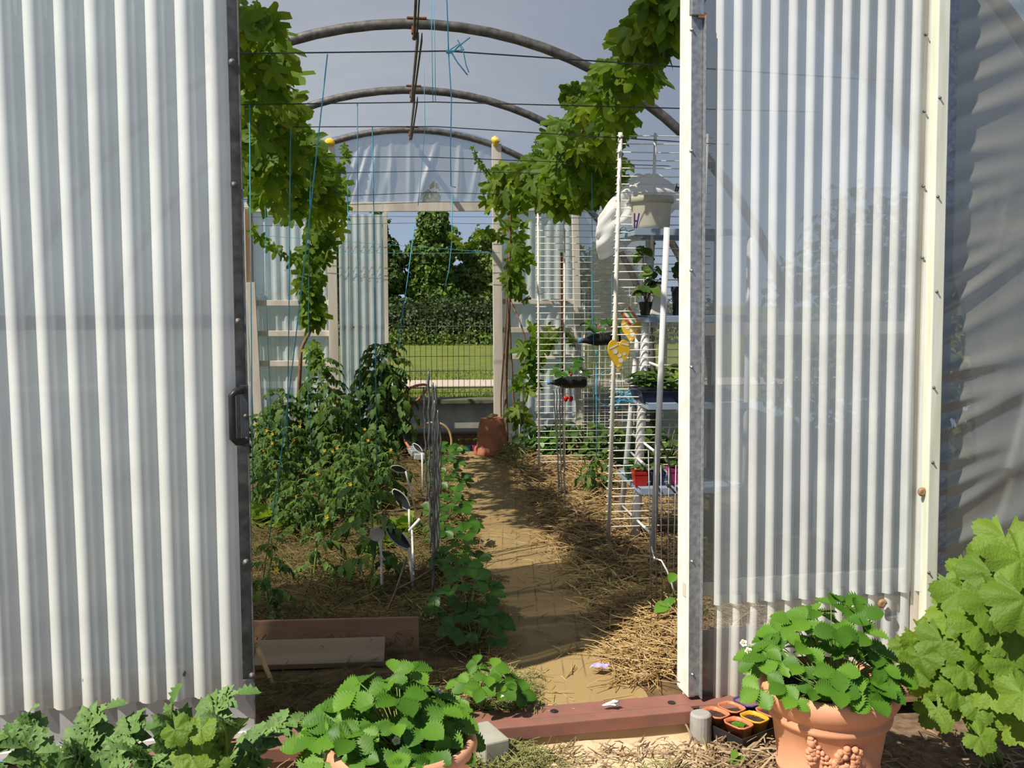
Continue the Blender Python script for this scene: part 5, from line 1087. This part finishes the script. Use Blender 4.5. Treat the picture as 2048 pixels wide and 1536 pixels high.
# ================================================================ IN FRONT OF THE TUNNEL
# large decorated pot
def bigpot(lb, c, rr, h, garland):
    t = thing('terracotta_pot', lb, 'pot', c, None); k = rr/.21
    P = [(0, 0), (.135, 0), (.14, .01), (.150, .08), (.156, .085), (.158, .098), (.152, .105), (.172, .235), (.176, .238), (.185, .243), (.188, .256), (.180, .266), (.184, .272), (.197, .285), (.208, .305), (.212, .325), (.208, .342), (.196, .350), (.186, .344), (.180, .33), (.176, .30)]
    P = [(r_*k, z*h/.35) for r_, z in P]; mb = MB(); mb.lathe(P, c, 56); obj('pot_body', mb, m_terra, t, True)
    mb = MB(); mb.lathe([(0, .315*h/.35), (.178*k, .31*h/.35)], c, 40); obj('potting_soil', mb, m_potsoil, t)
    if garland:
        g = MB(); view = nrm(np.array([-c[0], -c[1], 0])); side = np.array([-view[1], view[0], 0])
        def S(a, z, lift=.0):
            r_ = (.161+(z-.10)*.14)*k+lift; d = view*math.cos(a)+side*math.sin(a); return c+d*r_+np.array([0, 0, (z+.022)*h/.35]), d
        # tassel with rosette
        for a, z, rs, sq in ((-.28, .212, .010, 1), (-.28, .196, .014, 1), (-.27, .18, .012, 1), (-.30, .168, .012, 1), (-.24, .168, .012, 1), (-.27, .155, .014, 1), (-.32, .152, .010, 1), (-.22, .152, .010, 1), (-.27, .138, .011, 1), (-.31, .140, .009, 1), (-.235, .14, .009, 1)):
            p, d = S(a, z); g.blob(p, rs, 10, 7, .1)
        # folded ribbon and swelling bunch of fruit
        for q in range(12):
            u = q/11; a = -.22+.75*u; z = .205-.10*math.sin(math.pi*min(u*.62+.06, 1))+.005; wv = .012+.016*u
            for j in range(3):
                p, d = S(a, z-(j-1)*wv*.9); g.blob(p, .007+.005*u, 8, 6, .1)
        for q in range(34):
            a = .10+.46*R(0, 1); z = .158+R(-.03, .03)*(1.25-abs(a-.32)*2.2)+.02*(a-.3); p, d = S(a, z); g.blob(p, .0115, 9, 7, .05)
        obj('garland_relief', g, m_terra, t, True)
    return t
pc = PY(1660, 1358, 2.86); H_ = pc[2]+.055
bc = np.array([pc[0], pc[1], -.055]); rr1 = 146*2.86/F
bigpot('large terracotta pot with a raised fruit garland, by the ribbed panel', bc, rr1, H_, True)
strawberry('bushy strawberry plant filling the large garlanded pot', bc+(0, .0, H_*.9), 62, .225, .03, .26, .072, m_straw, 6, 0, None, face=[(2.75, 1.05, .12), (2.8, .98, .10), (3.3, .75, .07), (-1.75, .8, .02), (.05, 1.05, .09), (-.3, .98, .06)], lean=(-.02, .02))
pl = PY(800, 1470, 2.62); H2 = pl[2]+.055; bl = np.array([pl[0], pl[1], -.055]); rr2 = 158*2.62/F
bigpot('terracotta pot mostly hidden under strawberry leaves, before the threshold', bl, rr2, H2, False)
strawberry('strawberry plant with white flowers covering the pot before the threshold', bl+(0, 0, H2*.9), 62, .215, .01, .22, .072, m_straw, 6, 0, None, face=[(-2.0, .75, .03), (-1.35, .55, .06), (-.6, .8, .06), (.6, .8, .10), (-.9, .9, .0), (-2.6, .9, .02)], lean=(-.035, .03))

# hollyhock: big round leaves on long stalks
HL = [(2010, 1085, 70, 2.95), (1965, 1112, 50, 3.0), (2040, 1130, 85, 2.8), (1985, 1160, 75, 2.9), (1935, 1150, 52, 3.0), (1925, 1190, 70, 2.95), (1990, 1215, 80, 2.85), (2050, 1210, 85, 2.75), (1918, 1235, 70, 2.95), (1965, 1255, 78, 2.85), (2030, 1275, 80, 2.75),
      (1845, 1285, 52, 2.98), (1885, 1290, 62, 2.95), (1925, 1305, 60, 2.9), (1975, 1320, 70, 2.85), (2030, 1340, 75, 2.75), (1840, 1320, 50, 2.95), (1880, 1335, 55, 2.9), (1930, 1345, 50, 2.85), (1820, 1300, 44, 3.0), (1990, 1380, 62, 2.8), (1915, 1385, 52, 2.85), (1850, 1365, 48, 2.92), (2045, 1395, 60, 2.7), (1875, 1425, 52, 2.85), (1985, 1440, 62, 2.78), (2040, 1455, 55, 2.7), (1960, 1480, 40, 2.75), (1900, 1270, 55, 3.02), (2005, 1300, 60, 2.9), (1950, 1200, 60, 3.02), (1960, 1410, 50, 2.85), (1830, 1345, 45, 2.95), (2055, 1310, 70, 2.85)]
roots = [np.array([PZ(1965, 1440, -.055)[0]+.12, 2.98, -.055]), np.array([PZ(1875, 1440, -.055)[0], 2.98, -.055])]
for k, lb in enumerate(('tall hollyhock with big lobed leaves against the slack film', 'low hollyhock spreading behind the large garlanded pot')):
    t = thing('hollyhock', lb, 'plant', roots[k], 'hollyhocks'); lf = MB(); st = MB()
    for i, (px, py, rp, Y) in enumerate(HL):
        if (px < 1935 and py > 1260) != (k == 1): continue
        p = PY(px, py, Y+R(-.05, .05)); s = rp*Y/F*1.0; vx = nrm(CAM-p)
        n_ = nrm(np.array([-.25+R(-.6, .5), -.7+R(-.2, .35), .75+R(-.5, .4)])); tip = nrm(np.array([R(-.7, .7), -.45, -.65+R(-.25, .3)]))
        lf.put(LEAF_MAL[i % 3], p+np.array([0, 0, s*.15]), tip, n_, s, R(.95, 1.08))
        st.tube(bez(roots[k]+(R(-.03, .03), R(-.02, .02), 0), roots[k]*.5+p*.5+(0, .03, .12), p+np.array([0, 0.01, s*.12]), 7), .005, 5, False)
    obj('foliage', lf, m_mallow, t, True); obj('leaf_stalk', st, m_stem, t, True)

# artichoke leaves
def arti(mb, mr, a, b, c, wid, n=13, flip=1):
    Q = bez(a, b, c, 40); up0 = np.array([0, -.35, 1.0])
    mr.tube(Q, [.007*(1-.8*i/39)+.0012 for i in range(40)], 6, False)
    L = sum(np.linalg.norm(Q[i+1]-Q[i]) for i in range(39))
    for i in range(n):
        u = .16+.82*i/n; k = int(u*38); p = Q[k]; d = nrm(Q[k+1]-Q[k]); up = nrm(up0-d*(up0@d)); sd = np.cross(d, up); ll = wid*(math.sin(math.pi*(.12+.82*u)))**.7
        for sg in (-1, 1):
            dd = nrm(d*.75+sd*sg*.9+up*R(.05, .45)); mb.put(ARTI[(i+(sg > 0)) % 3], p-d*.01, dd, up+sd*sg*R(-.5, .1), ll*R(.85, 1.15), 1.15)
    for i in range(39):     # blade along the rib
        d = nrm(Q[i+1]-Q[i]); 
    V = []
    for i in range(40):
        d = nrm(Q[min(i+1, 39)]-Q[max(i-1, 0)]); up = nrm(up0-d*(up0@d)); sd = np.cross(d, up); u = i/39; wv = wid*.36*math.sin(math.pi*(.08+.86*u))*(1+.25*math.sin(i*2.1))
        V += [Q[i]-sd*wv+up*wv*.35*(1+.4*math.sin(i*1.7)), Q[i]+up*.001, Q[i]+sd*wv+up*wv*.35*(1+.4*math.cos(i*1.9))]
    mb.add(V, [(3*i+j, 3*i+j+1, 3*i+j+4, 3*i+j+3) for i in range(39) for j in (0, 1)])
    mb.put(ARTI[0], Q[38], nrm(Q[39]-Q[36]), up0, wid*.8, 1.1)
ARTI = [strip_leaf(toothed(9, .27, .45, .22), f, a_, .03) for f, a_ in ((.35, .35), (.2, .6), (.5, .1))]
AP = [('artichoke plant with an arching leaf reaching to the strawberry pot', (430, 1640, 2.75), [((440, 1570), (500, 1400), (640, 1452), 2.95, .075), ((420, 1590), (380, 1400), (478, 1385), 2.8, .085), ((400, 1600), (330, 1480), (345, 1405), 2.7, .085), ((450, 1600), (470, 1450), (440, 1440), 2.6, .08), ((380, 1610), (300, 1520), (260, 1500), 2.6, .07), ((470, 1610), (540, 1520), (500, 1500), 2.7, .06)]),
      ('artichoke plant with jagged leaves before the grey kick plate', (150, 1660, 2.7), [((160, 1590), (250, 1430), (290, 1450), 2.8, .085), ((140, 1600), (150, 1440), (215, 1415), 2.85, .08), ((120, 1600), (60, 1430), (-20, 1480), 2.8, .075), ((170, 1600), (180, 1500), (120, 1500), 2.6, .075), ((110, 1620), (30, 1540), (-30, 1545), 2.6, .06), ((200, 1600), (290, 1500), (330, 1535), 2.6, .07), ((90, 1600), (40, 1440), (60, 1425), 2.9, .06)])]
for lb, (bx, by, bY), LV in AP:
    b = PZ(bx, 1600, -.055); b = np.array([PY(bx, 1500, bY)[0], bY+.02, -.055]); t = thing('artichoke_plant', lb, 'plant', b, 'artichokes'); mb = MB(); mr = MB()
    for a_, b_, c_, Y, wd in LV:
        c = PY(*c_, Y); m = PY(*b_, Y+.03); m = m*2-(b+c)*.5 if False else m
        arti(mb, mr, b+np.array([R(-.03, .03), 0, .01]), m, c, wd)
    obj('foliage', mb, m_arti, t, True); obj('leaf_rib', mr, m_lett, t, True)
mb = MB(); t = thing('squash_seedling', 'bright rounded leaves amid the grey-green artichoke', 'plant', np.array([PY(410, 1520, 2.55)[0], 2.55, -.055]), None); st = MB()
rt = np.array([PY(410, 1520, 2.55)[0], 2.55, -.055])
for i_, (px, py, rp) in enumerate(((385, 1515, 46), (350, 1460, 36), (402, 1458, 34), (432, 1525, 32))):
    p = PY(px, py, 2.5+R(0, .06)); mb.put(LEAF_MAL[i_ % 3], p, nrm((R(-.6, .6), -.5, -.5)), nrm((R(-.6, .3), -.6, .8)), rp*2.55/F, 1); st.tube(bez(rt, rt*.5+p*.5+(0, 0, .05), p, 6), .004, 5, False)
obj('foliage', mb, m_mallow, t, True); obj('leaf_stalk', st, m_stem, t, True)

# tray of little square pots
o_ = PZ(1485, 1508, -.05); ux = nrm(PZ(1560, 1478, -.05)-o_); uy = nrm(PZ(1432, 1418, -.05)-o_); uy = nrm(uy-ux*(uy@ux)); uz = np.array([0, 0, 1.])
def TP(a, b, z): return o_+ux*a+uy*b+uz*z
t = thing('black_tray', 'black plastic tray of little square pots beside the garlanded pot', 'tray', TP(.12, .12, 0), None); mb = MB(); v = []
LX, LY = .27, .235
for z, g in ((0, .008), (.05, .0), (.05, .004), (.008, .012)): v += [TP(g, g, z), TP(LX-g, g, z), TP(LX-g, LY-g, z), TP(g, LY-g, z)]
mb.add(v, [(0, 3, 2, 1), (12, 13, 14, 15)]+[(j*4+q, j*4+(q+1) % 4, j*4+4+(q+1) % 4, j*4+4+q) for j in range(3) for q in range(4)]); obj('tray_body', mb, m_black, t, bev=.002)
m_or = M('orange_plastic', (.62, .20, .09), (.55, .17, .08), 20, .45); m_yp = M('yellow_plastic', (.72, .36, .03), None, 20, .45); m_bp = M('dark_blue_plastic', (.04, .05, .22), None, 20, .45)
PT = [('small square orange pot with a sprout, at the front corner of the black tray', 0, 0, m_or), ('small square orange pot behind the sprouting one', 0, 1, m_or), ('yellow square pot in the black tray', 1, 0, m_yp), ('small square orange pot behind the yellow one', 1, 1, m_or), ('dark blue square pot touching the garlanded pot side', 2, 1, m_bp), ('small square orange pot tucked under the garlanded pot rim', 2, 0, m_or)]
for lb, i, j, m_ in PT:
    c = TP(.052+.082*i, .065+.105*j, .012); hx, hy = .037, .047; t = thing('little_square_pot', lb, 'pot', c, 'little pots in the black tray'); v = []
    for z, s in ((0, .75), (.055, .96), (.055, 1.0), (.062, 1.02), (.062, .92), (.048, .88)):
        for k in range(16):
            a = 2*math.pi*k/16+.2; cx_, sy_ = math.cos(a), math.sin(a); q = 1/max(abs(cx_), abs(sy_))**.75; v.append(c+ux*hx*s*cx_*q+uy*hy*s*sy_*q+uz*z)
    mb = MB(); mb.add(v, [tuple(range(15, -1, -1))]+[(r_*16+q, r_*16+(q+1) % 16, r_*16+16+(q+1) % 16, r_*16+16+q) for r_ in range(5) for q in range(16)]); obj('pot_body', mb, m_, t, True)
    mb = MB(); v = [c+uz*.05]
    for k in range(16):
        a = 2*math.pi*k/16+.2; cx_, sy_ = math.cos(a), math.sin(a); q = 1/max(abs(cx_), abs(sy_))**.75; v.append(c+ux*hx*.885*cx_*q+uy*hy*.885*sy_*q+uz*(.047+R(-.002, .003)))
    mb.add(v, [(0, 1+k, 1+(k+1) % 16) for k in range(16)]); obj('compost', mb, m_potsoil, t, True)
    if i == 0 and j == 0:
        sp = MB()
        for k in range(5): a = k*1.26; sp.put(LEAF_OV[0], c+uz*.052, (math.cos(a), math.sin(a), .35), (0, -.3, 1), .025, 1.5)
        solo('sprout', 'tiny green sprout in the front corner orange pot', 'sprout', sp, m_straw, smooth=True)
# weed, block, snails
p = PZ(1478, 1535, -.055); mb = MB(); st = MB(); t = thing('weed', 'small bright weed on the sand before the black tray', 'weed', p, None)
for px, py, s in ((1470, 1515, .035), (1480, 1525, .03), (1472, 1500, .03), (1482, 1510, .025)): q = PY(px, py, p[1]-.01); mb.put(LEAF_OV[1], q, nrm((R(-.5, .5), -.5, -.2)), (0, -.6, .8), s, 1.3); st.tube([p, q], .0015, 4)
obj('foliage', mb, m_straw, t, True); obj('stem', st, m_stem, t)
mb = MB(); q = PZ(975, 1530, -.055); mb.box(q+(0, .03, .05), (.09, .16, .10), ((.9, .35, 0), (-.35, .9, 0), (0, 0, 1))); solo('concrete_block', 'grey concrete block beside the strawberry-covered pot', 'block', mb, m_conc, bev=.006)
m_shell = M('snail_shell', (.40, .24, .12), (.22, .13, .07), 60, .4)
for lb, px, py, off in (('brown snail on the lower ribbed sheet above the pot', 1763, 1207, -.02), ('brown snail at the edge of the painted batten', 1843, 984, -.03)):
    p = FP(px, py, off); t = thing('snail', lb, 'snail', p-(0, 0, .014), 'snails on the panel'); mb = MB(); pts = []; rs = []
    for k in range(34):
        u = k/33; a = u*2.6*2*math.pi; rad = .011*(1-u)**.8+.0008; pts.append(p+np.array([math.cos(a)*rad, -.004-.006*u, math.sin(a)*rad])); rs.append(.0075*(1-u)+.0015)
    mb.tube(pts, rs, 8); obj('shell', mb, m_shell, t, True)
    mb = MB(); mb.tube([p+(-.008, .002, .012), p+(.004, .004, -.008), p+(.014, .003, -.014)], [.003, .005, .002], 8); obj('body', mb, m_bark, t, True)
